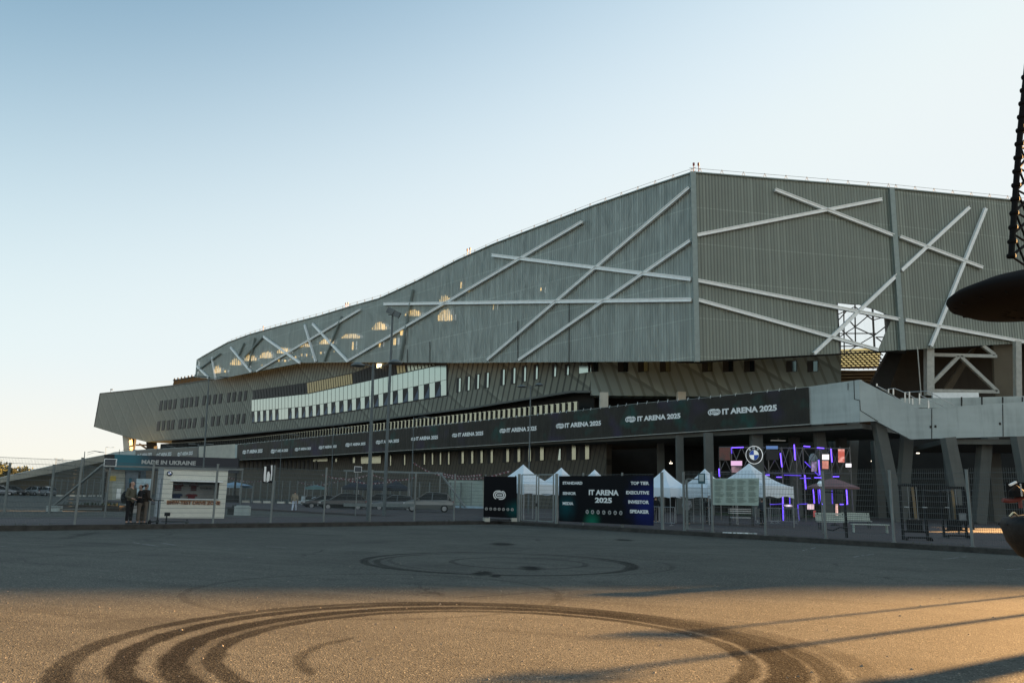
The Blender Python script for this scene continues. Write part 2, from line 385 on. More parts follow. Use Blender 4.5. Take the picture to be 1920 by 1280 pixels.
def shell_mat(name, c, tr, dirv, gk):
    t = NT(name); z = t.xyz()[2]; u = t.vm('DOT_PRODUCT', t.co, (dirv.x, dirv.y, 0))
    band = t.math('LESS_THAN', t.math('FRACT', t.math('DIVIDE', t.math('ADD', z, t.math('MULTIPLY', t.noise(.03, 1), .4)), 4.6)), .028)
    nz = t.noise(.35, 6, .7); dr_ = t.noise(.5, 5, .65, t.vm('MULTIPLY', t.co, (1.6, 1.6, .12)))
    cc = t.mix(t.rng(nz, .3, .7), tuple(x * .93 for x in c), tuple(x * 1.05 for x in c)); cc = t.mix(t.rng(dr_, .48, .72, 0, .13), cc, tuple(x * .66 for x in c))
    pw = t.n.new('ShaderNodeTexWhiteNoise'); pw.noise_dimensions = '2D'; pc_ = t.n.new('ShaderNodeCombineXYZ'); t.put(pc_.inputs[0], t.math('FLOOR', t.math('DIVIDE', u, 6.72))); t.put(pc_.inputs[1], t.math('FLOOR', t.math('DIVIDE', z, 9.2))); t.put(pw.inputs['Vector'], pc_.outputs[0])
    cc = t.mix(t.rng(pw.outputs[0], 0, 1, 0, .10), cc, tuple(x * .6 for x in c)); cc = t.mix(t.math('MULTIPLY', band, .45), cc, tuple(x * 1.7 for x in c))
    wn_ = t.n.new('ShaderNodeTexWhiteNoise'); wn_.noise_dimensions = '1D'; t.put(wn_.inputs['W'], t.math('FLOOR', t.math('DIVIDE', u, .42)))
    cc = t.mix(t.rng(wn_.outputs[0], .6, 1, 0, .30), cc, tuple(min(1, x * 1.75) for x in c)); cc = t.mix(t.math('MULTIPLY', t.math('LESS_THAN', t.math('FRACT', t.math('DIVIDE', u, .42)), .32), gk), cc, tuple(x * .30 for x in c))
    t.base(cc, .42, .15, .5)
    tl = t.n.new('ShaderNodeBsdfTranslucent'); tl.inputs[0].default_value = (.42, .50, .48, 1)
    tp = t.n.new('ShaderNodeBsdfTransparent'); m1 = t.n.new('ShaderNodeMixShader'); m2 = t.n.new('ShaderNodeMixShader')
    t.put(m1.inputs[0], t.rng(t.noise(1.0, 5, .7, t.vm('MULTIPLY', t.co, (1.4, 1.4, .45))), .38, .66, .06 if gk < .45 else .10, .34 if gk < .45 else .12)); t.t.links.new(t.b.outputs[0], m1.inputs[1]); t.t.links.new(tl.outputs[0], m1.inputs[2])
    m2.inputs[0].default_value = tr; t.t.links.new(m1.outputs[0], m2.inputs[1]); t.t.links.new(tp.outputs[0], m2.inputs[2])
    t.t.links.new(m2.outputs[0], t.out.inputs[0]); return t.m
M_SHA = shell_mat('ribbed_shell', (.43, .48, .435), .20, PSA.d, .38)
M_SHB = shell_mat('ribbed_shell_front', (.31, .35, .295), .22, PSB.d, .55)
M_BRACE = mat('pale_metal_strip', (.90, .93, .90), .5, .1, .08)
M_TRIM = mat('corner_trim', (.26, .31, .29), .5, .3, .1)
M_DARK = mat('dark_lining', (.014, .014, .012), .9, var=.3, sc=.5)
M_DK2 = mat('dark_steel', (.035, .036, .034), .6, .4)
M_DKR = mat('rail_grey', (.14, .15, .15), .7)
M_STEEL = mat('pale_steel', (.42, .42, .37), .6, .1, .15)
def concrete(name, c, bands=0.25, streak=.5):
    t = NT(name); n1 = t.noise(.25, 6, .65); n2 = t.noise(3.0, 6, .7)
    stc = t.vm('MULTIPLY', t.co, (1.6, 1.6, .10)); s1 = t.noise(1.0, 5, .6, stc)
    hb = t.vm('MULTIPLY', t.co, (.05, .05, 1.2)); h1 = t.noise(1.5, 3, .5, hb)
    cc = t.mix(t.rng(n1, .3, .7), tuple(x * .8 for x in c), tuple(x * 1.12 for x in c))
    cc = t.mix(t.rng(s1, .5, .75, 0, streak), cc, tuple(x * .55 for x in c)); cc = t.mix(t.rng(h1, .4, .7, 0, bands), cc, tuple(x * 1.2 for x in c))
    cc = t.mix(t.rng(n2, .62, .8, 0, .5), cc, tuple(x * .5 for x in c))
    t.base(cc, .85); t.bump(n2, .25, .05); return t.m
M_CONC = concrete('grey_concrete', (.44, .49, .46), .35, .7); M_CONCL = concrete('pale_concrete', (.52, .50, .42), .2, .25)  # pale version puts the bright sky's light on the left ramp into its colour
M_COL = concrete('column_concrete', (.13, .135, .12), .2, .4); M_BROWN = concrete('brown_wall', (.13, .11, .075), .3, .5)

def polyline(plane, pts):
    q = []
    for x, y in pts:
        p = plane.W(x, y); q.append((plane.s_of(p), p.z))
    return sorted(q)
def lerp(pl, s):
    if s <= pl[0][0]: return pl[0][1]
    for (a, za), (b, zb) in zip(pl, pl[1:]):
        if s <= b: return za + (zb - za) * (s - a) / (b - a + 1e-9)
    return pl[-1][1]
def corrugated(plane, top, bot, s0, s1, pitch=.42, amp=.035):
    mb = MB(); n = int((s1 - s0) / (pitch / 4)); V_ = []
    for i in range(n + 1):
        s = s0 + (s1 - s0) * i / n; off = amp if (i % 4) in (1, 2) else 0
        s += (.12 if i % 4 == 1 else -.12 if i % 4 == 3 else 0) * pitch * .5
        V_ += [plane.at(s, lerp(bot, s), off), plane.at(s, lerp(top, s), off)]
    mb.add(V_, [(2 * i, 2 * i + 2, 2 * i + 3, 2 * i + 1) for i in range(n)]); return mb
topA = polyline(PSA, [(370, 675), (398, 659), (429, 642), (470, 627), (513, 615), (595, 594), (658, 575), (711, 560.5), (741, 547), (784, 527), (860, 488), (925, 459), (1019, 423), (1112, 387.5), (1206, 355), (1299, 324.5)])
botA = polyline(PSA, [(367.5, 707), (405, 711.5), (478, 697), (565, 680), (660, 679), (860, 680), (1306, 677)])
topB = polyline(PSB, [(1299, 324.5), (1672, 354.5)]); botB = polyline(PSB, [(1307, 677), (1692, 656)])
topC = polyline(PSC, [(1672, 354.5), (1890, 376)]); botC = polyline(PSC, [(1692, 656), (1920, 643)])
def mk(plane, top, bot, s0, s1, m):
    o = corrugated(plane, top, bot, s0, s1).build('shell_panel', m, ST, world=True); return o
sA0 = topA[0][0]; sA1 = PSA.s_of(corner)
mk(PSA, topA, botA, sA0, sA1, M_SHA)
# the front face leaves room for one bay of clear sheet
def sB(x, y): p = PSB.W(x, y); return PSB.s_of(p), p.z
bayT = sorted([sB(1569, 568), sB(1600, 570), sB(1612, 571), sB(1625, 576), sB(1640, 580), sB(1655, 586), sB(1674, 593)]); bayR = sorted([sB(1645, 657.5), sB(1674, 593)]); q0, q1, q2 = bayT[0][0], bayR[0][0], bayT[-1][0]
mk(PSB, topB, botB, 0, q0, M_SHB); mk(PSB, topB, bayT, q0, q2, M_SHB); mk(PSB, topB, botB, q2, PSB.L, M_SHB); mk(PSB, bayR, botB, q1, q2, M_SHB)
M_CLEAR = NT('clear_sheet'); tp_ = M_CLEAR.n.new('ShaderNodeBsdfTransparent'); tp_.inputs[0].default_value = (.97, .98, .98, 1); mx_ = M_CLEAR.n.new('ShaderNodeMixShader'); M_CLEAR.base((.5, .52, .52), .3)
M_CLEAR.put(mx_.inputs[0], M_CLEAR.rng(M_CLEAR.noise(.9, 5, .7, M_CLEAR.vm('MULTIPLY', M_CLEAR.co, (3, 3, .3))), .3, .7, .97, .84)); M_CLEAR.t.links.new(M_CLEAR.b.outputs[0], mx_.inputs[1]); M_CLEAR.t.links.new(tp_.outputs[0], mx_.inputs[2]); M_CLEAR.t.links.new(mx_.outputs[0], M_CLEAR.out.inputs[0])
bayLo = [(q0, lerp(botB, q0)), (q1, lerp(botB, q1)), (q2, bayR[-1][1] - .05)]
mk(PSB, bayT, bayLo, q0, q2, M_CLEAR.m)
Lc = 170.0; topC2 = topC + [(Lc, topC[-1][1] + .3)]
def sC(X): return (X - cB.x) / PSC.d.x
zbC = botC[-1][1]; botC2 = botC + [(sC(119), zbC), (sC(120), 27.5), (sC(146), 27.5), (sC(147), zbC), (Lc, zbC)]  # unseen raised stretch, added to let a strip of sun reach the paving
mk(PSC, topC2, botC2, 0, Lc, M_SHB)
# dark lining added behind the shell; arched holes shape sun patches, open bay shows sky
def lining(plane, top, bot, s0, s1, holes, off, m, name='added_shell_lining'):
    t_ = [(s, z) for s, z in top if s0 < s < s1]; b_ = [(s, z) for s, z in bot if s0 < s < s1]
    tt = [(s0, lerp(top, s0))] + t_ + [(s1, lerp(top, s1))]; bb = [(s0, lerp(bot, s0))] + b_ + [(s1, lerp(bot, s1))]
    outer = [plane.at(s, z - .02, off) for s, z in tt] + [plane.at(s, z + .15, off) for s, z in reversed(bb)]
    mb = MB(); mb.prism([outer] + [[plane.at(s, z, off) for s, z in h] for h in holes], plane.n3, .12); return part(mb, name, m)
def archhole(x0, x1, y0, y1, pl=PSA):
    a = pl.W(x0, y1, -.7); b = pl.W(x1, y0, -.7); sa, sb = pl.s_of(a), pl.s_of(b); z0, z1 = a.z, b.z
    if z1 < z0: z0, z1 = z1, z0
    m_ = (sa + sb) / 2; h = []
    for i in range(9):
        k = math.pi * i / 8; h.append((m_ + (sb - sa) / 2 * math.cos(k), z0 + (z1 - z0) * (.45 + .55 * math.sin(k))))
    return [(sb, z0)] + h + [(sa, z0)]
holes = []
arches = [(406, 420, 683, 699), (437, 458, 671, 684), (464, 487, 664, 676), (493, 518, 657, 671), (525, 550, 650, 662), (567, 588, 643, 650), (605, 633, 634, 645), (647, 682, 624, 634), (704, 733, 603, 618), (766, 797, 579, 592), (828, 856, 576, 601), (831, 851, 552, 566)]
for a in arches:
    x0, x1, y0, y1 = a; n = max(3, int((x1 - x0) / 3.2))
    for i in range(n):   # each hole is split into slits to break up its light patch
        u0 = i / n; u1 = (i + random.uniform(.55, .86)) / n; hh = lambda u: math.sqrt(max(.05, 1 - (2 * u - 1)**2))
        yt0 = y1 - (y1 - y0) * hh((u0 + u1) / 2) * random.uniform(.8, 1); sl = (y0 - y1) * 0
        q = [(x0 + (x1 - x0) * u0, y1), (x0 + (x1 - x0) * u1, y1 - random.uniform(0, 1.5)), (x0 + (x1 - x0) * u1, yt0 - 1), (x0 + (x1 - x0) * u0, yt0)]
        h = []
        for x, y in q:
            p = PSA.W(x, y, -.7); h.append((PSA.s_of(p), p.z))
        holes.append(h)
for i in range(70):
    x = random.uniform(408, 640); yb = 697 - (x - 408) * .175 + random.uniform(-3, 4)
    if x > 560: yb += random.uniform(-3, 10) - 4
    wd_ = random.uniform(1.2, 4); hh_ = random.uniform(1.5, 5)
    if any(a[0] - 5 < x < a[1] + 2 and a[2] - 3 < yb < a[3] + 2 + hh_ for a in arches): continue
    q = [(x, yb), (x + wd_, yb), (x + wd_, yb - hh_), (x, yb - hh_)]; h = []
    for xx, y in q:
        p = PSA.W(xx, y, -.7); h.append((PSA.s_of(p), p.z))
    if any(abs(h[0][0] - g_[0][0]) < 2.2 and abs(h[0][1] - g_[0][1]) < 1.5 for g_ in holes): continue
    if lerp(botA, h[0][0]) + .6 < min(z for _, z in h): holes.append(h)
for (x0, x1, y0, y1) in ((870, 873, 528, 540), (885, 887, 540, 546), (1020, 1022.5, 538, 548), (717, 720, 640, 650), (744, 749, 633, 646), (757, 762, 618, 628), (666, 669, 640, 655), (931, 933, 570, 580)):
    h = []
    for x, y in ((x0, y1), (x1, y1), (x1 + 1, y0), (x0 + 1, y0)):
        p = PSA.W(x, y, -.7); h.append((PSA.s_of(p), p.z))
    holes.append(h)
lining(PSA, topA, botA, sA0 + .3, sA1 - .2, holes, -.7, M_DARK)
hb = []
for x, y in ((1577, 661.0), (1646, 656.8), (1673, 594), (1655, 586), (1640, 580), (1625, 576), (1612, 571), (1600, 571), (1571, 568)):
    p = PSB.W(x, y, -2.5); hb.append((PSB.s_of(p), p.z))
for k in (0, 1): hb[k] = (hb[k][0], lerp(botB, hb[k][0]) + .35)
part(MB().beam((corner.x, corner.y + 3.0, botA[-1][1] + .3), (corner.x, corner.y + 3.0, topB[0][1] - .3), 3.2, .5, (0, 1, 0)), 'corner_light_block', M_DARK)  # unseen block added to stop sun leaking through the corner gap
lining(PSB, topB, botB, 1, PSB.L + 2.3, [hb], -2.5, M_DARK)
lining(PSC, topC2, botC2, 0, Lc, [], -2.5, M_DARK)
# top edge flashing and handrail along the roof
def along(plane, pl, s0, s1, dz, off):
    xs = [s0] + [s for s, z in pl if s0 < s < s1] + [s1]; return [plane.at(s, lerp(pl, s) + dz, off) for s in xs]
for plane, pl, s0, s1 in ((PSA, topA, sA0, sA1), (PSB, topB, 0, PSB.L), (PSC, topC2, 0, Lc)):
    e = MB(); P_ = along(plane, pl, s0, s1, .05, -.6)
    for a, b in zip(P_, P_[1:]): e.beam(a, b, 1.7, .14)
    part(e, 'roof_edge', M_TRIM)
    rl = MB(); s = s0 + 1
    for dz in (.55, 1.0):
        P_ = along(plane, pl, s0, s1, dz, -.8)
        for a, b in zip(P_, P_[1:]): rl.tube(a, b, .024, 4)
    while s < s1:
        if s < 75:
            z = lerp(pl, s); rl.tube(plane.at(s, z, -.8), plane.at(s + .4, z + 1.1, -.8), .028, 4); rl.tube(plane.at(s + .8, z, -.8), plane.at(s + .4, z + 1.1, -.8), .03, 4)
        s += 2.9
    part(rl, 'roof_railing', M_DKR)
    rf = MB(); P_ = along(plane, pl, s0, s1, .0, -.4); Q_ = along(plane, pl, s0, s1, -1.2, -9)
    for i in range(len(P_) - 1): rf.add([P_[i], P_[i + 1], Q_[i + 1], Q_[i], P_[i] - Vector((0, 0, .3)), P_[i + 1] - Vector((0, 0, .3)), Q_[i + 1] - Vector((0, 0, .3)), Q_[i] - Vector((0, 0, .3))], [(0, 1, 2, 3), (7, 6, 5, 4), (0, 4, 5, 1), (3, 2, 6, 7)])
    part(rf, 'roof', M_TRIM)
# warning lights on the roof
M_RED = mat('warning_red', (.25, .04, .03), .5)
for px, py, pl in ((1301, 322, PSA), (1310, 322, PSB), (876, 479, PSA), (881, 477, PSA), (648, 578, PSA), (652, 577, PSA), (493, 620, PSA)):
    p = pl.W(px, py, -.7); q = MB().tube(p - Vector((0, 0, .4)), p + Vector((0, 0, .8)), .05, 5); q.tube(p + Vector((0, 0, .8)), p + Vector((0, 0, 1.15)), .13, 8); part(q, 'warning_light', M_RED)
# pale strips crossing the shell
def strip_on(plane, a, b, w_=.5, m=M_BRACE, off=.32):
    w_ *= .74
    p = plane.W(a[0], a[1], off); q = plane.W(b[0], b[1], off); mb = MB(); mb.beam(p, q, .26, w_, plane.n3.cross(q - p))
    up = (q - p).cross(plane.n3).normalized()
    if up.z < 0: up = -up
    mb.beam(p + up * w_ * .42, q + up * w_ * .42, .44, .09, up); mb.beam(p - up * w_ * .42, q - up * w_ * .42, .36, .09, up)
    return part(mb, 'brace_strip', m)
for a, b, k in (((923, 478.5), (1296, 523.5), .62), ((720, 570), (1297, 562), .62), ((652, 677), (1092, 416), .5), ((914, 675), (1293, 352), .46), ((973, 675), (1295, 451), .46), ((586, 607), (652, 677), .62), ((494, 631), (563, 680), .66), ((481, 696), (675, 581), .5), ((432, 651), (471, 697), .6), ((369, 686), (391, 708), .7), ((397, 670), (404.5, 711), .5), ((571, 609), (592, 678), .5)):
    strip_on(PSA, a, b, k)
for a, b in (((641, 593), (608, 677)), ((774, 543), (750, 676)), ((478, 633), (466, 690)), ((458, 643), (448, 666)), ((493, 632), (459, 669)), ((413, 663), (370, 695))): strip_on(PSA, a, b, .3, M_TRIM)
for a, b in (((1307, 441), (1653, 374)), ((1453, 356), (1675, 442)), ((1307, 526), (1686, 599)), ((1307, 562), (1646, 656)), ((1526, 663), (1681, 516))): strip_on(PSB, a, b, .5)
for a, b in (((1690, 507), (1817, 389)), ((1745, 649), (1848, 391)), ((1687, 444), (1842, 502)), ((1697, 600), (1930, 643))): strip_on(PSC, a, b, .5)
for pl, a, b in ((PSB, (1299, 323), (1307, 678)), (PSC, (1671, 354), (1692, 657))):
    p = pl.W(*a, .3); q = pl.W(*b, .3); part(MB().beam(p, q, .62, .5, (0, 1, 0)), 'corner_trim', M_TRIM)
for pl, a, b in ((PSA, (367.5, 707), (370, 676)),): part(MB().beam(pl.W(*a, .1), pl.W(*b, .1), .35, .35), 'corner_trim', M_TRIM)
for x, y0, y1 in ((1067, 568, 677), (971, 600, 677), (806, 640, 679), (764, 655, 679)): part(MB().beam(PSA.W(x, y0, .16), PSA.W(x, y1, .16), .12, .05), 'panel_joint', M_DK2)

# ---------------------------------------------------------------- seamed middle body
def seam_mat(name, dirv, c, lean, pitch, c_seam, diag=1):
    t = NT(name); u = t.vm('DOT_PRODUCT', t.co, (dirv.x, dirv.y, 0)); z = t.xyz()[2]
    a = t.math('ADD', u, t.math('MULTIPLY', z, lean)); fr = t.math('FRACT', t.math('DIVIDE', a, pitch))
    seam = t.math('LESS_THAN', fr, .27)
    d = t.math('ADD', t.math('MULTIPLY', u, .62), z); dr = t.math('FRACT', t.math('DIVIDE', d, 6.2)); dl = t.math('LESS_THAN', dr, .09); hl = t.math('MULTIPLY', t.math('GREATER_THAN', dr, .09), t.rng(dr, .12, .30, 1, 0))
    cell = t.n.new('ShaderNodeTexWhiteNoise'); cell.noise_dimensions = '2D'
    cv = t.n.new('ShaderNodeCombineXYZ'); t.put(cv.inputs[0], t.math('FLOOR', t.math('DIVIDE', a, pitch))); t.put(cv.inputs[1], t.math('FLOOR', t.math('DIVIDE', d, 6.2))); t.put(cell.inputs['Vector'], cv.outputs[0])
    cc = t.mix(cell.outputs[0], tuple(x * .9 for x in c), tuple(x * 1.08 for x in c)); cc = t.mix(t.rng(t.noise(.12, 4), .35, .7, 0, .4), cc, tuple(x * .75 for x in c))
    cc = t.mix(t.math('MULTIPLY', dl, .55 * diag), cc, tuple(x * .45 for x in c)); cc = t.mix(t.math('MULTIPLY', hl, .35 * diag), cc, tuple(min(1, x * 1.6) for x in c)); cc = t.mix(t.math('MULTIPLY', seam, .75), cc, c_seam)
    t.base(cc, .55, .1, .3); t.bump(t.math('ADD', t.math('MULTIPLY', seam, 1.0), t.math('MULTIPLY', dl, -.6)), .6, .12); return t.m
M_BODY = seam_mat('seamed_metal', PB.d, (.20, .215, .175), -.28, 1.35, (.03, .035, .03))
M_BODY2 = seam_mat('seamed_metal_end', PB2.d, (.24, .30, .28), .35, 1.5, (.13, .155, .14))
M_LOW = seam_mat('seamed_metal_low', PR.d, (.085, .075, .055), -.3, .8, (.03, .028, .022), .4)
bodyp = [(187.5, 737.5), (260, 730), (325, 722.5), (400, 710.5), (470, 699), (560, 676), (660, 672), (1108, 660), (1108, 734), (1073, 734), (880, 765), (640, 795), (400, 818.5), (287, 826.5), (276, 828.5), (231, 817), (176.5, 800)]
part(MB().prism([[PB.W(x, y) for x, y in bodyp]], PB.n3, 8), 'wall_panel', M_BODY)
b2 = [(1108, 655), (1577, 640), (1577, 746), (1330, 743), (1108, 741)]
part(MB().prism([[PB2.W(x, y) for x, y in b2]], PB2.n3, 3), 'wall_panel', M_BODY2)
# rim under the body
sf = MB(); P_ = [PB.W(x, y, .05) for x, y in ((287, 826.5), (400, 818.5), (640, 795), (880, 765), (1073, 734), (1108, 734))]
for a, b in zip(P_, P_[1:]): sf.beam(a, b, .25, .3)
P_ = [PB.W(x, y, .05) for x, y in ((176.5, 800), (187.5, 737.5), (260, 730), (325, 722.5), (400, 710.5))]
for a, b in zip(P_, P_[1:]): sf.beam(a, b, .25, .3)
part(sf, 'rim', mat('dark_rim', (.10, .11, .10), .7))
# glass
def glass_mat(name, c, rough, met=1.0):
    t = NT(name); t.base(t.mix(t.noise(.6, 3), tuple(x * .9 for x in c), c), rough, met); return t.m
M_GLASS = glass_mat('mirror_glass', (.42, .49, .44), .14); M_GLASY = glass_mat('warm_mirror_glass', (.36, .37, .28), .2)
M_DGL = mat('dark_glass', (.012, .015, .016), .45, 0, spec=.18); M_BGLASS = glass_mat('bronze_glass', (.30, .24, .12), .3, .8)
M_TGL = glass_mat('teal_glass', (.10, .14, .14), .1, .9)
M_FRAME = mat('dark_window_frame', (.025, .027, .028), .6, .3)
def interp(pts, x):
    for (a, b), (c, d) in zip(pts, pts[1:]):
        if x <= c: return b + (d - b) * (x - a) / (c - a)
    return pts[-1][1]
gt = [(473, 749), (580, 737.7), (823, 684.5), (838, 683.4)]; gm = [(473, 771), (575.6, 761.7), (700, 741), (838, 711.4)]; gb = [(473, 792), (575.6, 782.5), (700, 764), (838, 741)]
gu = [(474, 732), (571, 718), (663, 699), (698, 686.5), (838, 680)]
rib = MB(); fr = MB()
def bayx(s):  # image column of a point at distance s along the body plane
    p = PB.at(s, 20, .1) - CAM; q = ROT.transposed() @ p; return 960 + F * q.x / -q.z
sl, sr = PB.s_of(PB.W(473, 770)), PB.s_of(PB.W(838, 720)); nb = 48; xs = [bayx(sl + (sr - sl) * i / nb) for i in range(nb + 1)]
def quadp(mb, plane, x0, x1, t0, t1, b0, b1, off): mb.prism([[plane.W(x0, b0, off), plane.W(x1, b1, off), plane.W(x1, t1, off), plane.W(x0, t0, off)]], plane.n3, .06)
wins = []
quadp(fr, PB, 472, 839.5, 748.2, 682.8, 793, 741.8, .06) if False else None
fr.prism([[PB.W(x, y, .07) for x, y in [(472, 793), (575.6, 783.6), (700, 765), (839, 742), (839.5, 682.5), (823, 683.8), (580, 737), (472, 748)]]], PB.n3, .06)
for i in range(nb):
    x0, x1 = xs[i] + .35, xs[i + 1] - .35
    quadp(rib, PB, x0, x1, interp(gt, x0) + .6, interp(gt, x1) + .6, interp(gm, x0) - .4, interp(gm, x1) - .4, .14)
    dark = (i % 2 == 0) and i not in (10,)
    if dark: wins.append((x0, x1))
    else: quadp(rib, PB, x0 - .1, x1 + .1, interp(gm, x0) + .3, interp(gm, x1) + .3, interp(gb, x0) - .8, interp(gb, x1) - .8, .14)
part(fr, 'window_frame', M_FRAME); part(rib, 'ribbon_window', M_GLASS)
for x0, x1 in wins:
    q = MB(); quadp(q, PB, x0, x1, interp(gm, x0) + .5, interp(gm, x1) + .5, interp(gb, x0) - 1, interp(gb, x1) - 1, .12); o = part(q, 'window', M_DGL)
    q = MB(); zb = PB.W(x0, interp(gb, x0) - 1, .2); zt = PB.W(x1, interp(gm, x1) + 6, .2); zc = PB.W(x1, interp(gb, x1) - 1, .2)
    q.add([zb, zc, zt], [(0, 1, 2)]); q.build('tilted_sash', mat('sash_blue', (.05, .09, .14), .5), o)
# upper band with slanted fins
def band(xa, xb, m, n, lean=4, gap=.25):
    q = MB(); xa_, xb_ = xa, xb
    for i in range(n):
        x0 = xa + (xb - xa) * i / n; x1 = xa + (xb - xa) * (i + 1 - gap) / n
        q.prism([[PB.W(x0, interp(gt, x0) - 1, .12), PB.W(x1, interp(gt, x1) - 1, .12), PB.W(x1 - 1.5, interp(gu, x1) + 1, .12), PB.W(x0 - 1.5, interp(gu, x0) + 1, .12)]], PB.n3, .05)
    return part(q, 'upper_window', m)
part(MB().prism([[PB.W(x, y, .05) for x, y in [(474, 748), (580, 736.5), (823, 684), (838, 683), (838, 679), (760, 679), (698, 686), (663, 698), (571, 717.5), (473, 731.5)]]], PB.n3, .05), 'window_frame', M_FRAME)
band(475, 572, M_DGL, 18); band(577, 662, M_BGLASS, 19); band(664, 744, M_DGL, 15); band(745, 762, M_BGLASS, 3); band(765, 818, M_GLASY, 8, gap=.3)
lg = MB().box(PB.W(711, 685.5, .35), (.9, .3, .8)); part(lg, 'room_lamp', mat('lamp_glow', (1, .8, .45), .5, emit=1.5))
# slit windows
def slit(plane, x, y0, y1, w_px, m, lean=1.2):
    f_ = MB(); f_.prism([[plane.W(x - w_px * .7 - 1, y1 + .7, .10), plane.W(x + w_px * .55, y1 - .3, .10), plane.W(x + w_px * .55 + lean, y0 - .6, .10), plane.W(x - w_px * .7 - 1 + lean, y0 + .4, .10)]], plane.n3, .09); o = part(f_, 'window', M_FRAME)
    g_ = MB().prism([[plane.W(x - w_px * .05, y1 - .3, .13), plane.W(x + w_px * .45, y1 - .9, .13), plane.W(x + w_px * .45 + lean, y0 + .6, .13), plane.W(x - w_px * .05 + lean, y0 + 1.2, .13)]], plane.n3, .02)
    q = g_.build('pane', m, o); return o
W1 = [301, 309.5, 318, 327, 340.5, 349, 358, 368, 382, 391, 402, 412.5, 428, 438, 449, 459.5]
for i, x in enumerate(W1):
    y = 760 - (x - 301) * .118; slit(PB, x, y - 9, y + 9, 3.4, M_DGL, 2)
W2 = [296.5, 305.5, 315, 323, 337, 345, 354.5, 364, 379, 398, 408.5, 424, 434.5, 445.5, 456]
for i, x in enumerate(W2):
    y = 798.5 - (x - 296) * .09; slit(PB, x, y - 9, y + 9, 3.4, M_DGL, 2)
for x, y0, y1 in ((859, 708, 735), (876, 705, 732), (893.5, 701, 729), (911.5, 698, 727), (941.5, 692, 722), (961.5, 689, 719), (981.5, 685, 715), (1003.5, 683, 711), (1038, 683, 706), (1062, 683, 703)): slit(PB, x + 1.5, y0, y1, 6, M_GLASS, .8)
q = MB(); quadp(q, PB, 1086, 1108, 684, 684, 700, 697, .12); part(q, 'window', M_GLASS)
for x in (1114, 1170, 1208, 1249, 1328, 1367, 1407, 1486, 1526): slit(PB2, x, 676, 696.5, 15, M_TGL, 0)
# rooftop machinery at the left
rm = MB()
for i in range(11):
    a = PB.W(326 + i * 6.5, 722 - i * 1.1, -1.5); rm.beam(a, a + Vector((0, 0, 2.2)), .35, .2); rm.beam(a + Vector((.3, -.3, 0)), a + Vector((.9, -.9, 1.6)), 1.0, .15)
rm.beam(PB.W(325, 713, -1.5), PB.W(398, 700, -1.5), .3, .3); part(rm, 'rooftop_louvre', M_DK2)
q = MB(); p = PB.W(207, 736, -.5); q.tube(p, p + Vector((0, 0, 1.1)), .06); q.box(p + Vector((.3, 0, 1.2)), (.9, .3, .35)); part(q, 'rooftop_camera', M_DK2)
cb = MB(); random.seed(3)
pp = [PB.W(395 + i * 6, 705 - i * .6 + random.uniform(-3, 3), .5) for i in range(14)]; cb.path(pp, .10, 4); part(cb, 'cable', M_DK2)

# deck, added sun-blocking cores, supports
def wallbox(pts, z0, z1, name, m, t_=1.0):
    mb = MB()
    for a, b in zip(pts, pts[1:]):
        a = Vector(a); b = Vector(b); mb.beam((a.x, a.y, (z0 + z1) / 2), (b.x, b.y, (z0 + z1) / 2), t_, z1 - z0)
    return part(mb, name, m)
# glazed gallery above the ramp
PG = PR.shift(-7)
gm1 = [(291, 836.0), (372, 830), (445, 826), (600, 813), (820, 785), (1084, 754)]
gg = MB(); mm = MB()
s0g = PG.s_of(PG.W(300, 840)); s1g = PG.s_of(PG.W(1085, 770)); n = 150
tz = polyline(PG, [(300, 832), (445, 823), (640, 801), (820, 781), (1084, 752)]); bz = [(s, z - 4.5) for s, z in tz]
V_ = MB()
for i in range(n):
    a = s0g + (s1g - s0g) * i / n; b = s0g + (s1g - s0g) * (i + 1) / n
    V_.prism([[PG.at(a, lerp(bz, a)), PG.at(b - .2, lerp(bz, b)), PG.at(b - .2, lerp(tz, b)), PG.at(a, lerp(tz, a))]], PG.n3, .05)
    mm.beam(PG.at(b - .1, lerp(bz, b), .06), PG.at(b - .1, lerp(tz, b) - .05, .06), .22, .42)
part(V_, 'gallery_glass', M_GLASY); part(mm, 'gallery_mullions', M_DK2)
# dark walls added to block sun from behind and keep the interior dark
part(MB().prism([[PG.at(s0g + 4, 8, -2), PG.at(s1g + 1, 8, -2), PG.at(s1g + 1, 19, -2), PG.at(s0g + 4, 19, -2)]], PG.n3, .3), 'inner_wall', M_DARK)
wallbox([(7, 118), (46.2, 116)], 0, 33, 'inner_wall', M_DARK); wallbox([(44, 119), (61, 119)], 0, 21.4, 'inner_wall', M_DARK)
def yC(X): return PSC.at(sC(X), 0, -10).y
wallbox([(53.8, 111.5), (78, 113), (118, yC(118))], 0, 34, 'inner_wall', concrete('dark_brown_wall', (.05, .045, .035)), 1.5); wallbox([(118, yC(118)), (165, yC(165))], 0, 26.5, 'inner_wall', M_DARK); wallbox([(165, yC(165)), (232, yC(232))], 0, 34, 'inner_wall', M_DARK)  # walls added to block sun; the low unseen stretch lets a strip through
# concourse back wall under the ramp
wallbox([(PR.at(PR.s_of(PR.W(1137, 800)), 0, -10)[0:2]), col(1300, 104), col(1650, 96), col(1930, 92), (170, 92)], 0, 9.5, 'concourse_wall', M_DARK)
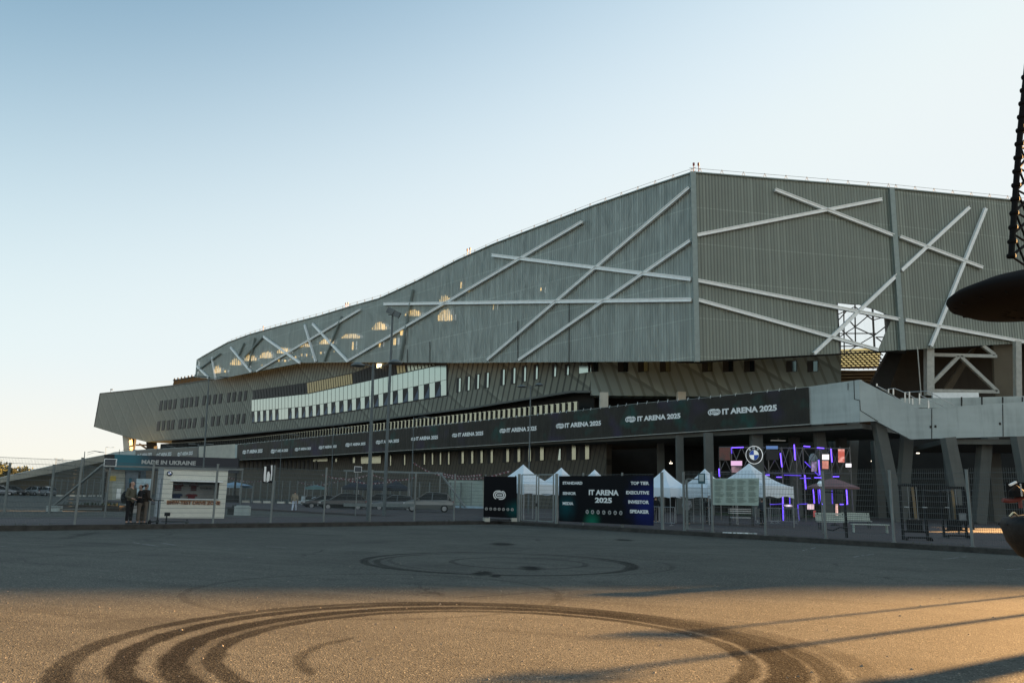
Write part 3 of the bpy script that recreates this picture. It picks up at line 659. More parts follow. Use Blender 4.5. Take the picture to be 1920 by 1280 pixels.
# ramp: one long parapet wall with deck behind
def rampseg(plane, top, bot, m, name='ramp', t_=.5):
    pts = [plane.W(x, y) for x, y in top] + [plane.W(x, y) for x, y in reversed(bot)]
    return part(MB().prism([pts], plane.n3, t_), name, m)
rampseg(PL, [(-60, 910), (0, 895.6), (62, 881), (133, 865), (199, 852)], [(-60, 919), (0, 905), (100, 886), (199, 864)], M_CONCL)
e_ = PL.W(199, 858); f__ = PR.W(198, 858); part(MB().beam((e_.x, e_.y, PL.W(199, 858).z - .5), (f__.x, f__.y, f__.z), .5, 2.0), 'ramp', M_CONCL)
rampseg(PR, [(196, 852.5), (215, 847), (254, 843.4), (291, 841), (371, 837), (445, 832.5), (820, 796), (1084, 769), (1200, 755.5), (1300, 747), (1515, 724.8), (1612, 711.5)],
        [(196, 865.6), (372, 859), (441, 858), (820, 840), (1084, 824), (1200, 815.5), (1518, 796), (1612, 790.7)], M_CONC)
rampseg(PR.shift(.03), [(372.5, 836.5), (440.5, 832)], [(372.5, 860), (440.5, 858.6)], M_CONCL, 'ramp_panel', .1)
rampseg(PR2, [(1612, 711.5), (1718, 765), (1745, 765), (1926, 752.5), (2150, 740)], [(1612, 790.7), (1643, 789), (1708, 823.5), (1747, 822), (1906, 817.5), (1930, 829), (2150, 832)], M_CONC)
dk = MB()
for plane, x0, x1, y in ((PR, 196, 1612, None), (PR2, 1612, 2150, None)):
    s0_, s1_ = plane.s_of(plane.W(x0, 800)), plane.s_of(plane.W(x1, 800))
    if plane is PR: zz = 9.0
    else: zz = 7.6; s0_ += 7
    q = [plane.at(s0_, zz, -.5), plane.at(s1_, zz, -.5), plane.at(s1_, zz, -14), plane.at(s0_, zz, -14)]; dk.prism([q], (0, 0, 1), .45)
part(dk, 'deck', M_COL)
jm = MB()
for plane, pts in ((PR, ((1601, 712), (1602, 748), (1611, 750))), (PR2, ((1612, 750), (1613, 769), (1646, 789.5))), (PR2, ((1747, 766), (1747, 822))), (PR2, ((1880, 757), (1881, 818))), (PR, ((1590, 718), (1590, 731)))):
    for a, b in zip(pts, pts[1:]): jm.beam(plane.W(*a, .02), plane.W(*b, .02), .05, .05)
for x, y in ((1745, 800), (1754, 799), (1875, 794)): jm.box(PR2.W(x, y, .02), (.16, .06, .22))
part(jm, 'panel_joint', M_DK2)
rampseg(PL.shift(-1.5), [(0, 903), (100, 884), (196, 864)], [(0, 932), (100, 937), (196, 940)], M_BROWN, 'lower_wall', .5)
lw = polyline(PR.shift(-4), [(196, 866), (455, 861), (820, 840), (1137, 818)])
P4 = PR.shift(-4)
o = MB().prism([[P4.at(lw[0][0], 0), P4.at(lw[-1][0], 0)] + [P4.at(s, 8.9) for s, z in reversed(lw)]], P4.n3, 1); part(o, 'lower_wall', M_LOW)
for x, y0, y1, w_ in ((731.5, 852, 873, 2.5), (758, 851, 872, 2.5), (795, 849, 871, 3), (810, 848, 871, 3), (825, 847, 871, 3), (840.5, 846, 871, 3), (866, 845, 869, 5), (884, 844, 869, 4.5), (901.5, 843, 868, 5), (920.5, 842, 868, 5), (950, 839, 866, 6), (971, 838, 866, 6), (991, 837, 865, 6), (1013.5, 836, 863, 8), (1073, 833, 862, 9), (1098, 832, 861, 9), (629, 858, 866, 4), (662, 856, 868, 5)):
    slit(P4, x, y0, y1, w_ * 1.6, M_GLASY, 0)
for x0, x1, y0, y1 in ((587, 614, 859, 865), (677, 714, 855, 869)):
    q = MB(); quadp(q, P4, x0, x1, y0 + 1, y0 - .5, y1, y1 - 1, .1); part(q, 'window', M_GLASY)
q = MB(); q.prism([[P4.W(1046, 862, .12), P4.W(1051, 862, .12), P4.W(1051, 841, .12), P4.W(1049, 841, .12)]], P4.n3, .05); part(q, 'window', M_GLASS)
for i in range(18):
    x = 455 + i * 8; q = MB(); quadp(q, P4, x, x + 4, 863, 862.5, 880, 880, .1); part(q, 'window', M_DGL)
# columns
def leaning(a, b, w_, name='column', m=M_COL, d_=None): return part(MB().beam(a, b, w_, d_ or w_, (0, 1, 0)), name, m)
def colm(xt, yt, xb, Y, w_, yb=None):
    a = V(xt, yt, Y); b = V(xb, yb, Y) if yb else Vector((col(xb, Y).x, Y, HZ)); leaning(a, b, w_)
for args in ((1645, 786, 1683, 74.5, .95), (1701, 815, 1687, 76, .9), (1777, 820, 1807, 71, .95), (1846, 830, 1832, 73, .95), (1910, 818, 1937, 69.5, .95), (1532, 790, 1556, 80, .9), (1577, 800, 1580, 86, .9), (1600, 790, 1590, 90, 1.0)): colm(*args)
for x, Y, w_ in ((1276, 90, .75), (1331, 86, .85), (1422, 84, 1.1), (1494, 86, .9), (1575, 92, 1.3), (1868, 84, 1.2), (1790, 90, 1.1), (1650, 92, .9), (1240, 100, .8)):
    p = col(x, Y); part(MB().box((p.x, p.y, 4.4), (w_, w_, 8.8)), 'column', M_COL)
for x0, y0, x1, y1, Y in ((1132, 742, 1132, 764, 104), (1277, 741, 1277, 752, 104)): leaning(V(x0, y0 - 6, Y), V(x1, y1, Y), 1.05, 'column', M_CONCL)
for (xt, yt, xb, yb, w_, m) in ((238, 812, 241, 848, 2.2, M_CONCL), (284, 822, 285, 845, 2.4, M_DARK)): leaning(PB.W(xt, yt, -2), PB.W(xb, yb, -2), w_, 'column', m)
leaning(PB.W(250, 822, -5), PB.W(246, 848, -5), 1.6, 'column', M_DARK); leaning(PB.W(262, 832, -5), PB.W(278, 843, -5), .5, 'brace', M_DK2); leaning(PB.W(256, 834, -5), PB.W(274, 834, -5), .5, 'brace', M_DK2)
part(MB().beam(V(1655, 808, 82), V(1700, 808, 82), .8, .7), 'beam', M_COL)
# upper right bay: portal frames with diagonal bracing
def bb(a, b, w_, Y=100, name='brace', m=M_STEEL): return part(MB().beam(V(*a, Y), V(*b, Y), w_, w_, (0, 1, 0)), name, m)
bb((1741.5, 650), (1742, 742), .9, 99, 'column'); bb((1907, 640), (1908, 746), .7, 99, 'column')
for a, b in (((1748, 665), (1868, 668)), ((1748, 732.5), (1872, 734.5)), ((1748, 718), (1797, 668)), ((1800, 668), (1869, 733)), ((1842, 648), (1864, 665))): bb(a, b, .42)
part(MB().prism([[V(1862, 640, 101.5), V(1903, 640, 101.5), V(1903, 746, 101.5), V(1866, 746, 101.5)]], (0, -1, 0), .4), 'fin_wall', M_BROWN)
part(MB().prism([[V(1676, 640, 103), V(1700, 640, 103), V(1662, 745, 103), V(1620, 745, 103)]], (0, -1, 0), .8), 'fin_wall', M_DARK)
part(MB().prism([[V(1822, 655, 106), V(1832, 650, 106), V(1782, 735, 106), V(1766, 735, 106)]], (0, -1, 0), .5), 'fin_wall', M_BROWN)
part(MB().beam(V(1748, 741, 96), V(1834, 741, 96), .3, .65), 'louvre', M_BRACE)
part(MB().prism([[V(1690, 746, 90), V(1770, 746, 90), V(1925, 742, 90), V(1925, 764, 90), V(1690, 764, 90)]], (0, -1, 0), .3), 'parapet', M_CONC)
for x in (1803, 1841, 1880, 1917): part(MB().beam(V(x, 744, 89.6), V(x, 762, 89.6), .12, .12), 'post', M_DK2)
rope = MB().tube(V(1720, 650, 95), V(1727, 740, 95), .06, 5); part(rope, 'downpipe', M_STEEL)
# stair railing on the ramp
rr = MB()
rp = [(1642, 722), (1665, 737), (1675, 738), (1697, 752), (1705, 758), (1711, 762), (1741, 765)]
for x, yb, yt in ((1644, 724, 719), (1666, 737, 729), (1675, 740, 728), (1697, 754, 735), (1705, 756, 734), (1711, 758, 746), (1724, 758, 737), (1741, 765, 750)): rr.tube(PR2.W(x, yb, -1), PR2.W(x, yt, -1), .07, 6)
for pts in (((1644, 723), (1680, 745), (1711, 763), (1730, 767)), ((1644, 723), (1665, 733)), ((1666, 729), (1678, 728), (1697, 736), (1735, 757)), ((1697, 735), (1740, 733), (1790, 760)), ((1724, 740), (1770, 762))): rr.path([PR2.W(x, y, -1) for x, y in pts], .035, 5)
part(rr, 'stair_railing', mat('galvanised_rail', (.65, .63, .58), .35, .8))
# roof truss seen in the open bay, sunlit ceiling sheet and tiers below it
tr = MB()
for a, b, w_ in (((1582, 575), (1583, 662), .2), ((1603, 570), (1604, 650), .22), ((1635, 560), (1640, 660), .32), ((1570, 625), (1642, 625), .2), ((1570, 649), (1608, 649), .2), ((1642, 632), (1668, 632), .2), ((1590, 598), (1603, 613), .2), ((1603, 613), (1640, 630), .2), ((1603, 613), (1572, 633), .2), ((1640, 628), (1608, 647), .2), ((1640, 628), (1668, 606), .22), ((1642, 632), (1658, 644), .2), ((1572, 612), (1600, 640), .2), ((1608, 647), (1583, 664), .2), ((1603, 613), (1630, 590), .2), ((1570, 590), (1603, 575), .2), ((1603, 575), (1637, 600), .2), ((1637, 600), (1672, 590), .2), ((1572, 600), (1590, 580), .2)):
    tr.beam(V(*a, 107), V(*b, 107), w_ * .65, w_ * .65, (0, 1, 0))
part(tr, 'roof_truss', mat('truss_grey', (.13, .14, .14), .6))
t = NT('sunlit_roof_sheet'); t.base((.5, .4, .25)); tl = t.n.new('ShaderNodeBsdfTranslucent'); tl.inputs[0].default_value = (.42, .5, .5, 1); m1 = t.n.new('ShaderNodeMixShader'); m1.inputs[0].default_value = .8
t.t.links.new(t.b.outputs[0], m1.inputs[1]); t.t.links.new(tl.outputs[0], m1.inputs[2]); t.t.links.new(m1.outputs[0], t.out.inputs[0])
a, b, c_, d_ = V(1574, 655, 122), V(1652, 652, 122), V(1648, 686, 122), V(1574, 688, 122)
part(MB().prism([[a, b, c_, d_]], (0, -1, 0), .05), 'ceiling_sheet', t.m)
la = MB()
for i in range(8):
    y = 658 + i * 4.2; la.beam(V(1573, y + 1, 121), V(1652, y - 1, 121), .2, .14)
    for j in range(9): la.beam(V(1574 + j * 9 + (i % 2) * 4, y, 121), V(1580 + j * 9 + (i % 2) * 4, y + 4, 121), .12, .12)
part(la, 'roof_lattice', M_DK2)
ti = MB()
for i in range(7): ti.beam(V(1572, 690 + i * 6, 117.6 - i * .5), V(1660, 689 + i * 6, 117.6 - i * .5), .4, .16)
part(ti, 'seat_tiers', M_COL)

# ================================================================ banners on the ramp
def banner_mat():
    t = NT('ramp_banner'); u = t.vm('DOT_PRODUCT', t.co, (PR.d.x, PR.d.y, 0))
    n1 = t.noise(.22, 3); n2 = t.noise(.16, 2, .5, t.vm('ADD', t.co, (40, 11, 3))); z = t.xyz()[2]
    cc = t.mix(t.rng(n1, .57, .70, 0, .8), (.030, .028, .023), (.015, .085, .07)); cc = t.mix(t.rng(n2, .58, .72, 0, .8), cc, (.05, .035, .09))
    cc = t.mix(t.rng(t.noise(.8, 5), .35, .75, 0, .6), cc, (.048, .045, .036)); t.base(cc, .55, 0, .16)
    fold = t.vm('MULTIPLY', t.co, (1.2, 1.2, .25)); t.bump(t.noise(.9, 5, .6, fold), .7, .25); return t.m
M_BAN = banner_mat(); M_WHT = mat('white_print', (.86, .87, .84), .6, var=.04); M_WHTD = mat('dim_white_print', (.45, .45, .42), .6, var=.05)
PBn = PR.shift(.16)
bn = thing('banner', 'long dark banner with repeated white lettering hung along the stadium ramp', 'banner', PBn.W(1515, 794))
pts = [(445, 833), (600, 818), (820, 796.5), (1084, 769.5), (1200, 756), (1300, 747.5), (1516, 725.5)]; bts = [(444, 862), (600, 854), (820, 840), (1084, 824), (1200, 815.8), (1518, 795)]
MB().prism([[PBn.W(x, y) for x, y in pts] + [PBn.W(x, y) for x, y in reversed(bts)]], PBn.n3, .04).build('cloth', M_BAN, bn, world=True)
e = MB()
for a, b in zip(bts, bts[1:]): e.beam(PBn.W(*a, .03), PBn.W(*b, .03), .05, .07)
e.build('hem_rail', M_STEEL, bn, world=True)
tb = polyline(PBn, pts); s = tb[0][0] + .5; tq = MB()
while s < tb[-1][0]:
    z = lerp(tb, s); tq.beam(PBn.at(s, z - .12, .03), PBn.at(s + random.uniform(-.05, .05), z + .22, -.12), .05, .02); s += random.uniform(1.2, 1.9)
tq.build('ties', M_BRACE, bn, world=True)
for s, z in [(k, lerp(tb, k)) for k in range(int(tb[0][0]) + 9, int(tb[-1][0]), 18)]: MB().beam(PBn.at(s, z - .02, .012), PBn.at(s, z - 3.5, .012), .03, .01).build('seam', mat('banner_seam', (.015, .014, .012), .8), bn, world=True)
for el, er, xl, xr, yc in ((1328, 1350, 1354, 1457, 771.5), (1173, 1191, 1195, 1276, 785), (1043, 1057, 1059, 1127, 797.5), (937, 948, 950, 1006, 806.5), (848, 857, 859, 906, 815), (771, 778.5, 780, 821, 822), (705, 713, 714, 748, 828), (648, 655.5, 657, 685, 833), (598, 604, 605, 631, 838), (553, 559, 560, 583, 841.5), (508, 515, 516, 540, 845), (455, 461, 463, 492, 846.5)):
    a = PBn.W(xl, yc, .03); b = PBn.W(xr, yc, .03); wd_ = (Vector(b[:2]) - Vector(a[:2])).length; sc_ = a.y / 1560
    hh = wd_ * .098; c_ = PBn.W((el + er) / 2, yc + .8, .03); ew = (PBn.W(er, yc) - PBn.W(el, yc)).length
    lettering('IT ARENA 2025', a - Vector((0, 0, hh / 2)), PBn.d3, wd_, hh, M_WHT, bn, bold=.05); emblem(c_, PBn.d3, ew, M_WHT, bn, sy=ew * .5)
bl = thing('banner', 'short dark banner on the far left end of the ramp beside bare concrete', 'banner', PBn.W(310, 858))
MB().prism([[PBn.W(254, 844), PBn.W(371, 837.5), PBn.W(371.5, 859.5), PBn.W(254, 863)]], PBn.n3, .04).build('cloth', mat('grey_banner', (.13, .125, .105), .6, var=.15, sc=.4), bl, world=True)
for xl, xr, yc in ((338, 361, 851.5), (298, 321, 853.5), (262, 284, 855)):
    a = PBn.W(xl, yc, .03); b = PBn.W(xr, yc, .03); wd_ = (b - a).length
    lettering('IT ARENA 2025', a - Vector((0, 0, .3)), PBn.d3, wd_, wd_ * .1, M_WHT, bl, bold=.03); emblem(PBn.W(xl - 3, yc, .03), PBn.d3, wd_ * .2, M_WHT, bl, sy=wd_ * .12)
# ================================================================ fences of welded mesh
M_POST = mat('galvanised_post', (.20, .22, .21), .6, .3, .15); M_WIRE = mat('fence_wire', (.13, .15, .145), .6, .3, .1)
def zpost(x, y, pl): return pl.W(x, y)
def mesh_panel(fe, pl, s0, s1, z0, z1, spike=0.0, vs=.05, r=.0045, rows=None):
    mb = MB(); k = s0
    while k < s1:
        mb.tube(pl.at(k, z0), pl.at(k, z1 + spike), r, 3); k += vs
    rows = rows or [z0 + .02 + (z1 - z0 - .04) * i / 12 for i in range(13)]
    for z in rows: mb.tube(pl.at(s0, z), pl.at(s1, z), .008, 3)
    return mb.build('mesh_panel', M_WIRE, fe, world=True)
def fence(name, label, pl, ss, ztops, zb, spike, w_=.07, skip=(), vs=.05, r=.0038):
    fe = thing(name, label, 'fence', pl.at(ss[0], zb))
    for s, zt in zip(ss, ztops):
        mb = MB(); p = pl.at(s, zb); mb.beam(p, p + Vector((0, 0, zt - zb)), w_, w_, pl.n3); mb.beam(p + Vector((0, 0, zt - zb)), p + Vector((0, 0, zt - zb + .03)), w_ + .015, w_ + .015, pl.n3); mb.box(p + Vector((0, 0, .012)), (.16, .16, .02), math.atan2(pl.d.y, pl.d.x))
        mb.build('post', M_POST, fe, world=True)
    for i in range(len(ss) - 1):
        if i in skip: continue
        a, b = ss[i] + w_, ss[i + 1] - w_
        if a < b: mesh_panel(fe, pl, a, b, zb + .06, min(ztops[i], ztops[i + 1]) - .08, spike, vs, r)
    return fe
def ps(pl, x): return pl.s_of(pl.W(x, 980))
lp = [-26, 140, 277, 399, 507, 606, 693, 776, 850.5, 908]
ltop = {0: 852}
ss = [ps(FL, x) for x in lp]; zt = [FL.W(x, y).z for x, y in zip([-20, 151, 290, 405, 510, 608, 695, 778, 851, 908], [845, 858.5, 866, 870.5, 873, 877, 881, 886, 889, 890])]
fence('mesh_fence', 'grey welded mesh fence on the left between car park and white kiosk', FL, ss, zt, HZ + .01, 0)
rp = [1243, 1283, 1336, 1435, 1547, 1674, 1820, 1990]
ss = [ps(FR, x) for x in rp]; zr = FR.W(1674, 882).z
fence('mesh_fence', 'spiked welded mesh fence on the right in front of tents and benches', FR, ss, [zr] * len(rp), HZ + .01, .16, .085, skip=(0,), vs=.075, r=.006)
# fence bay behind the two event banners
# gate with two leaves
M_GATE = mat('gate_steel', (.23, .26, .25), .55, .3, .1)
def gate_leaf(parent, pl, s0, s1, z0, z1, name='gate_leaf'):
    mb = MB()
    for s in (s0, s1): mb.beam(pl.at(s, z0), pl.at(s, z1), .06, .06, pl.n3)
    for z in (z0, z1): mb.beam(pl.at(s0, z), pl.at(s1, z), .05, .06)
    for i in range(1, 12): mb.tube(pl.at(s0, z0 + (z1 - z0) * i / 12), pl.at(s1, z0 + (z1 - z0) * i / 12), .006, 3)
    k = s0
    while k < s1: mb.tube(pl.at(k, z0), pl.at(k, z1), .0035, 3); k += .06
    return mb.build(name, M_GATE, parent, world=True)
gt_ = thing('gate', 'grey double mesh gate between the two black event banners', 'gate', FR.at(ps(FR, 975), HZ))
for x in (972, 1043):
    s = ps(FR, x); MB().beam(FR.at(s, HZ), FR.at(s, zr), .13, .13, FR.n3).build('gate_post', M_GATE, gt_, world=True)
gate_leaf(gt_, FR, ps(FR, 977), ps(FR, 1005), HZ + .12, zr - .05); gate_leaf(gt_, FR, ps(FR, 1009), ps(FR, 1037), HZ + .12, zr - .05)
MB().box(FR.at(ps(FR, 1007), 1.2, .08), (.12, .12, .2)).build('lock', M_DK2, gt_, world=True)
g2 = thing('gate', 'narrow single mesh gate leaf standing open beside the tents', 'gate', FR.at(ps(FR, 1285), HZ))
PQ = Plane(FR.at(ps(FR, 1286), 0)[0:2], Vector(FR.at(ps(FR, 1286), 0)[0:2]) + Vector((1.0, -.15))); gate_leaf(g2, PQ, .1, .82, HZ + .1, HZ + 2.55)
MB().tube(PQ.at(.04, HZ + .1), PQ.at(.04, HZ + 2.5), .03).build('hinge_post', M_GATE, g2, world=True)

# ---- event banners on the fence
def evmat(name, spots):
    t = NT(name); c = (.007, .008, .010)
    for (p, rad, colr) in spots:
        d = t.vm('LENGTH', t.vm('SUBTRACT', t.co, tuple(p))); wv = t.math('ADD', d, t.math('MULTIPLY', t.noise(1.2, 3), rad * .5))
        c = t.mix(t.rng(wv, rad * .25, rad * 1.2, .95, 0, True), c, colr)
    t.base(c, .6, 0, .08); t.bump(t.noise(1.5, 3), .2, .05); return t.m
PF = FR.shift(.10)
bx0, bx1 = 1048, 1225
P00, P10, P11, P01 = PF.W(bx0, 976.5), PF.W(bx1, 985), PF.W(bx1, 891), PF.W(bx0, 892)
ev = thing('event_banner', 'wide black event banner naming ticket tiers beside the double gate', 'banner', P00)
M_EV = evmat('event_print', [(PF.W(1110, 978), .9, (.01, .17, .10)), (PF.W(1062, 950), 1.1, (.006, .06, .07)), (PF.W(1215, 945), 2.0, (.012, .02, .13))])
MB().prism([[P00, P10, P11, P01]], PF.n3, .03).build('cloth', M_EV, ev, world=True)
def fit(s, xl, xr, yc, hpx, par, pl, m=M_WHT, off=.01, bold=.045):
    a = pl.W(xl, yc + hpx / 2, off); b = pl.W(xr, yc + hpx / 2, off); h = (pl.W(xl, yc - hpx / 2, off) - a).length
    return lettering(s, a, pl.d3, (Vector(b[:2]) - Vector(a[:2])).length, h, m, par, bold=bold)
for s, xl, xr, y, h in (('STANDARD', 1055, 1092, 905, 5.6), ('SENIOR', 1055, 1080, 924.2, 5.6), ('MEDIA', 1055, 1075, 943, 5.6), ('IT ARENA', 1104, 1160, 922.5, 10), ('2025', 1115.5, 1147.5, 937, 10), ('TOP TIER', 1182.5, 1217, 905.3, 6.2), ('EXECUTIVE', 1174, 1217, 922.8, 6.4), ('INVESTOR', 1178, 1217, 940.2, 6.6), ('SPEAKER', 1181, 1217, 958, 6.8)):
    fit(s, xl, xr, y, h, ev, PF)
def badge(c, right, r_, par, k):
    rt = Vector(right).normalized(); u = Vector((0, 0, 1)); mb = MB(); o = Vector(c)
    n = 14; a = [o + rt * r_ * math.cos(6.283 * i / n) + u * r_ * math.sin(6.283 * i / n) for i in range(n)]; mb.add(a, [tuple(range(n))])
    b = mb.build('badge', M_WHTD, par, world=True)
    nn = rt.cross(u); nn = -nn if nn.y > 0 else nn; q = MB(); oo = o + nn * .006
    for j in range(3):
        an = k * 1.1 + j * 2.2; stroke(q, [(math.cos(an) * .7, math.sin(an) * .7), (math.cos(an + 2.4) * .6, math.sin(an + 2.4) * .6)], r_ * .3, rt, u, oo, r_)
    q.build('badge_mark', M_DK2, b)
for i, x in enumerate((1101, 1111, 1121.5, 1132, 1143, 1153.5, 1164)): badge(PF.W(x, 959 + i * .35, .012), PF.d3, PF.W(x, 955).z - PF.W(x, 959).z, ev, i)
gB = [G(906, 977.5, HZ), G(969.5, 978.8, HZ)]; PE = Plane(gB[0], gB[1])
eb = thing('event_banner', 'square black banner with white looped emblem left of the double gate', 'banner', gB[0])
MB().prism([[PE.W(906.5, 968), PE.W(969, 971), PE.W(969, 893.2), PE.W(907.5, 892.5)]], PE.n3, .05).build('cloth', evmat('event_print_small', [(PE.W(968, 955), .9, (.005, .07, .07))]), eb, world=True)
fr_ = MB()
for x in (909, 967): fr_.beam(PE.W(x, 977, -.1), PE.W(x, 891, -.1), .06, .06, PE.n3)
fr_.beam(PE.W(907, 973, -.1), PE.W(969, 975, -.1), .2, .08); fr_.build('frame', M_DK2, eb, world=True)
for x in (912, 963): MB().box(PE.W(x, 974, -.05) , (.32, .4, .22), .3).build('foot_weight', M_CONCL, eb, world=True)
emblem(PE.W(936.5, 927.5, .02), PE.d3, 22 * .0315, M_WHT, eb, sy=19 * .0315)
for i, x in enumerate((912, 920, 928, 936, 944, 952.3, 960.5)): badge(PE.W(x, 953.3 + i * .25, .02), PE.d3, .085, eb, i + 2)
# blank stretch of fence that carries the wide banner
cf = thing('mesh_fence', 'short bay of mesh fence holding up the wide black event banner', 'fence', FR.at(ps(FR, 1050), HZ))
for x in (1092, 1166, 1240): MB().beam(FR.at(ps(FR, x), HZ, -.05), FR.at(ps(FR, x), zr + .03, -.05), .08, .08, FR.n3).build('post', M_POST, cf, world=True)
mesh_panel(cf, FR.shift(-.05), ps(FR, 1047), ps(FR, 1226), HZ + .08, zr - .05, 0, .1)
# paper sheets tied to the fence
nb_ = thing('notice_sheets', 'pale green rules sheets in four columns tied to the mesh fence', 'notice', PF.W(1336, 946))
MB().prism([[PF.W(1336.5, 946, .03), PF.W(1422, 947.5, .06), PF.W(1423.5, 896, .04), PF.W(1336, 896.5, .02)]], PF.n3, .012).build('sheet', mat('pale_sheet', (.40, .47, .40), .7, var=.06, sc=3), nb_, world=True)
tx = MB(); random.seed(11)
for c_ in range(4):
    x0 = 1339.5 + c_ * 21.2
    for r_ in range(28):
        y = 900 + r_ * 1.6; x1 = x0 + random.uniform(10, 18.5)
        if r_ % 7 == 6: continue
        k = PF.W(x0, y, .075); q = PF.W(x1, y, .075); tx.add([k, q, q + Vector((0, 0, .018)), k + Vector((0, 0, .018))], [(0, 1, 2, 3)])
tx.build('printed_lines', mat('faint_print', (.22, .27, .23), .8), nb_, world=True)
sg = thing('small_notice', 'small framed notice hanging high on the fence above the open gate leaf', 'notice', PF.W(1314, 906))
MB().prism([[PF.W(1309, 906.5, .02), PF.W(1321.5, 906.5, .02), PF.W(1321.5, 887, .02), PF.W(1309, 887, .02)]], PF.n3, .03).build('frame', mat('teal_frame', (.03, .10, .12), .5), sg, world=True)
MB().prism([[PF.W(1311, 901.5, .04), PF.W(1319.5, 901.5, .04), PF.W(1319.5, 889, .04), PF.W(1311, 889, .04)]], PF.n3, .01).build('sheet', mat('notice_paper', (.45, .52, .52), .7), sg, world=True)

# ================================================================ people
def skin_obj(name, verts, edges, radii, m, parent, sub=2):
    me = bpy.data.meshes.new(name); me.from_pydata(verts, edges, []); o = bpy.data.objects.new(name, me); C.objects.link(o); o.parent = parent
    o.modifiers.new('skin', 'SKIN')
    for i, r_ in enumerate(radii):
        rr = r_ if isinstance(r_, tuple) else (r_, r_); me.skin_vertices[0].data[i].radius = rr
    me.skin_vertices[0].data[0].use_root = True
    sb = o.modifiers.new('sub', 'SUBSURF'); sb.levels = sub; sb.render_levels = sub; me.materials.append(m)
    o.modifiers['skin'].use_smooth_shade = True
    dg = bpy.context.evaluated_depsgraph_get(); nm = bpy.data.meshes.new_from_object(o.evaluated_get(dg)); o.modifiers.clear(); o.data = nm; nm.name = name
    return o
M_SKIN = mat('skin', (.42, .26, .19), .6, var=.05)
def person(label, loc, rz, top, legs, hair, pose='stand', H=1.7, longcoat=False, group=None, hairlong=False):
    t = thing('person', label, 'person', loc, rz, group); k = H / 1.7; s = lambda *p: tuple(q * k for q in p)
    st = {'stand': (0, 0, .03, .03), 'walk': (.22, -.24, .12, .02)}[pose]
    kneeL = (-.10, -st[0] * .6, .50); footL = (-.11, -st[0], .08); kneeR = (.10, -st[1] * .4, .50); footR = (.11, -st[1], .10)
    # arms: elbow and hand positions per pose (front is -y)
    if pose == 'walk': eL, hL, eR, hR = (-.25, .08, 1.10), (-.27, .02, .85), (.25, -.06, 1.10), (.27, -.20, .88)
    else: eL, hL, eR, hR = (-.25, .02, 1.10), (-.16, -.22, 1.02), (.25, .02, 1.08), (.18, -.24, 1.08)
    v = [(0, 0, .96), (0, 0, 1.12), (0, .01, 1.32), (0, 0, 1.44), (0, 0, 1.50), (0, -.005, 1.57), (0, 0, 1.64), (0, .01, 1.695), (0, -.10, 1.585),
         (-.17, 0, 1.38), eL, hL, (.17, 0, 1.38), eR, hR, (-.10, 0, .88), kneeL, footL, (footL[0], footL[1] - .14, .03), (.10, 0, .88), kneeR, footR, (footR[0], footR[1] - .14, .03)]
    e = [(0, 1), (1, 2), (2, 3), (3, 4), (4, 5), (5, 6), (6, 7), (5, 8), (2, 9), (9, 10), (10, 11), (2, 12), (12, 13), (13, 14), (0, 15), (15, 16), (16, 17), (17, 18), (0, 19), (19, 20), (20, 21), (21, 22)]
    r_ = [(.13, .10), (.12, .09), (.14, .10), .06, .052, (.072, .085), (.078, .095), (.05, .06), .014, .055, .042, .028, .055, .042, .028, .085, .055, .04, .03, .085, .055, .04, .03]
    for base, hd in ((11, hL), (14, hR)):
        d = Vector(hd) - Vector(eL if base == 11 else eR); d.normalize(); pb = len(v); pm = Vector(hd) + d * .07; v.append(tuple(pm)); r_.append((.034, .02)); e.append((base, pb))
        for i, (sp, ln) in enumerate(((-.028, .075), (-.010, .085), (.010, .08), (.028, .065))):
            a = len(v); f1 = pm + d * ln * .5 + Vector((sp * .8, 0, 0)); f2 = pm + d * ln + Vector((sp, -.015, -.01)); v += [tuple(f1), tuple(f2)]; r_ += [.009, .008]; e += [(pb, a), (a, a + 1)]
        a = len(v); sgn = 1 if base == 11 else -1; v += [tuple(Vector(hd) + d * .04 + Vector((.04 * sgn, -.02, 0)))]; r_.append(.010); e.append((base, a))
    skin_obj('body', [s(*q) for q in v], e, [tuple(x * k for x in q) if isinstance(q, tuple) else q * k for q in r_], M_SKIN, t)
    hem = .62 if longcoat else .86
    cv = [(0, 0, hem), (0, 0, .98), (0, 0, 1.14), (0, .01, 1.33), (0, .01, 1.445), (-.18, 0, 1.385), eL, tuple(Vector(hL) * .9 + Vector(eL) * .1), (.18, 0, 1.385), eR, tuple(Vector(hR) * .9 + Vector(eR) * .1)]
    ce = [(0, 1), (1, 2), (2, 3), (3, 4), (3, 5), (5, 6), (6, 7), (3, 8), (8, 9), (9, 10)]
    skin_obj('jacket', [s(*q) for q in cv], ce, [x if not isinstance(x, tuple) else x for x in [(.19, .15), (.175, .135), (.165, .125), (.185, .13), .078, .08, .066, .05, .08, .066, .05]], top, t)
    lv = [(0, 0, .97), (-.10, 0, .86), kneeL, (footL[0], footL[1], .13), (.10, 0, .86), kneeR, (footR[0], footR[1], .13)]
    skin_obj('trousers', [s(*q) for q in lv], [(0, 1), (1, 2), (2, 3), (0, 4), (4, 5), (5, 6)], [(.15, .12), .10, .075, .066, .10, .075, .066], legs, t)
    hv = [(0, .02, 1.66), (0, .055, 1.60), (0, .07, 1.52), (0, .07, 1.38)] if hairlong else [(0, .02, 1.665), (0, .05, 1.60), (0, .055, 1.555)]
    skin_obj('hair', [s(*q) for q in hv], [(i, i + 1) for i in range(len(hv) - 1)], [(.09, .095)] + [(.085, .07)] * (len(hv) - 2) + [.045], hair, t)
    sh = MB()
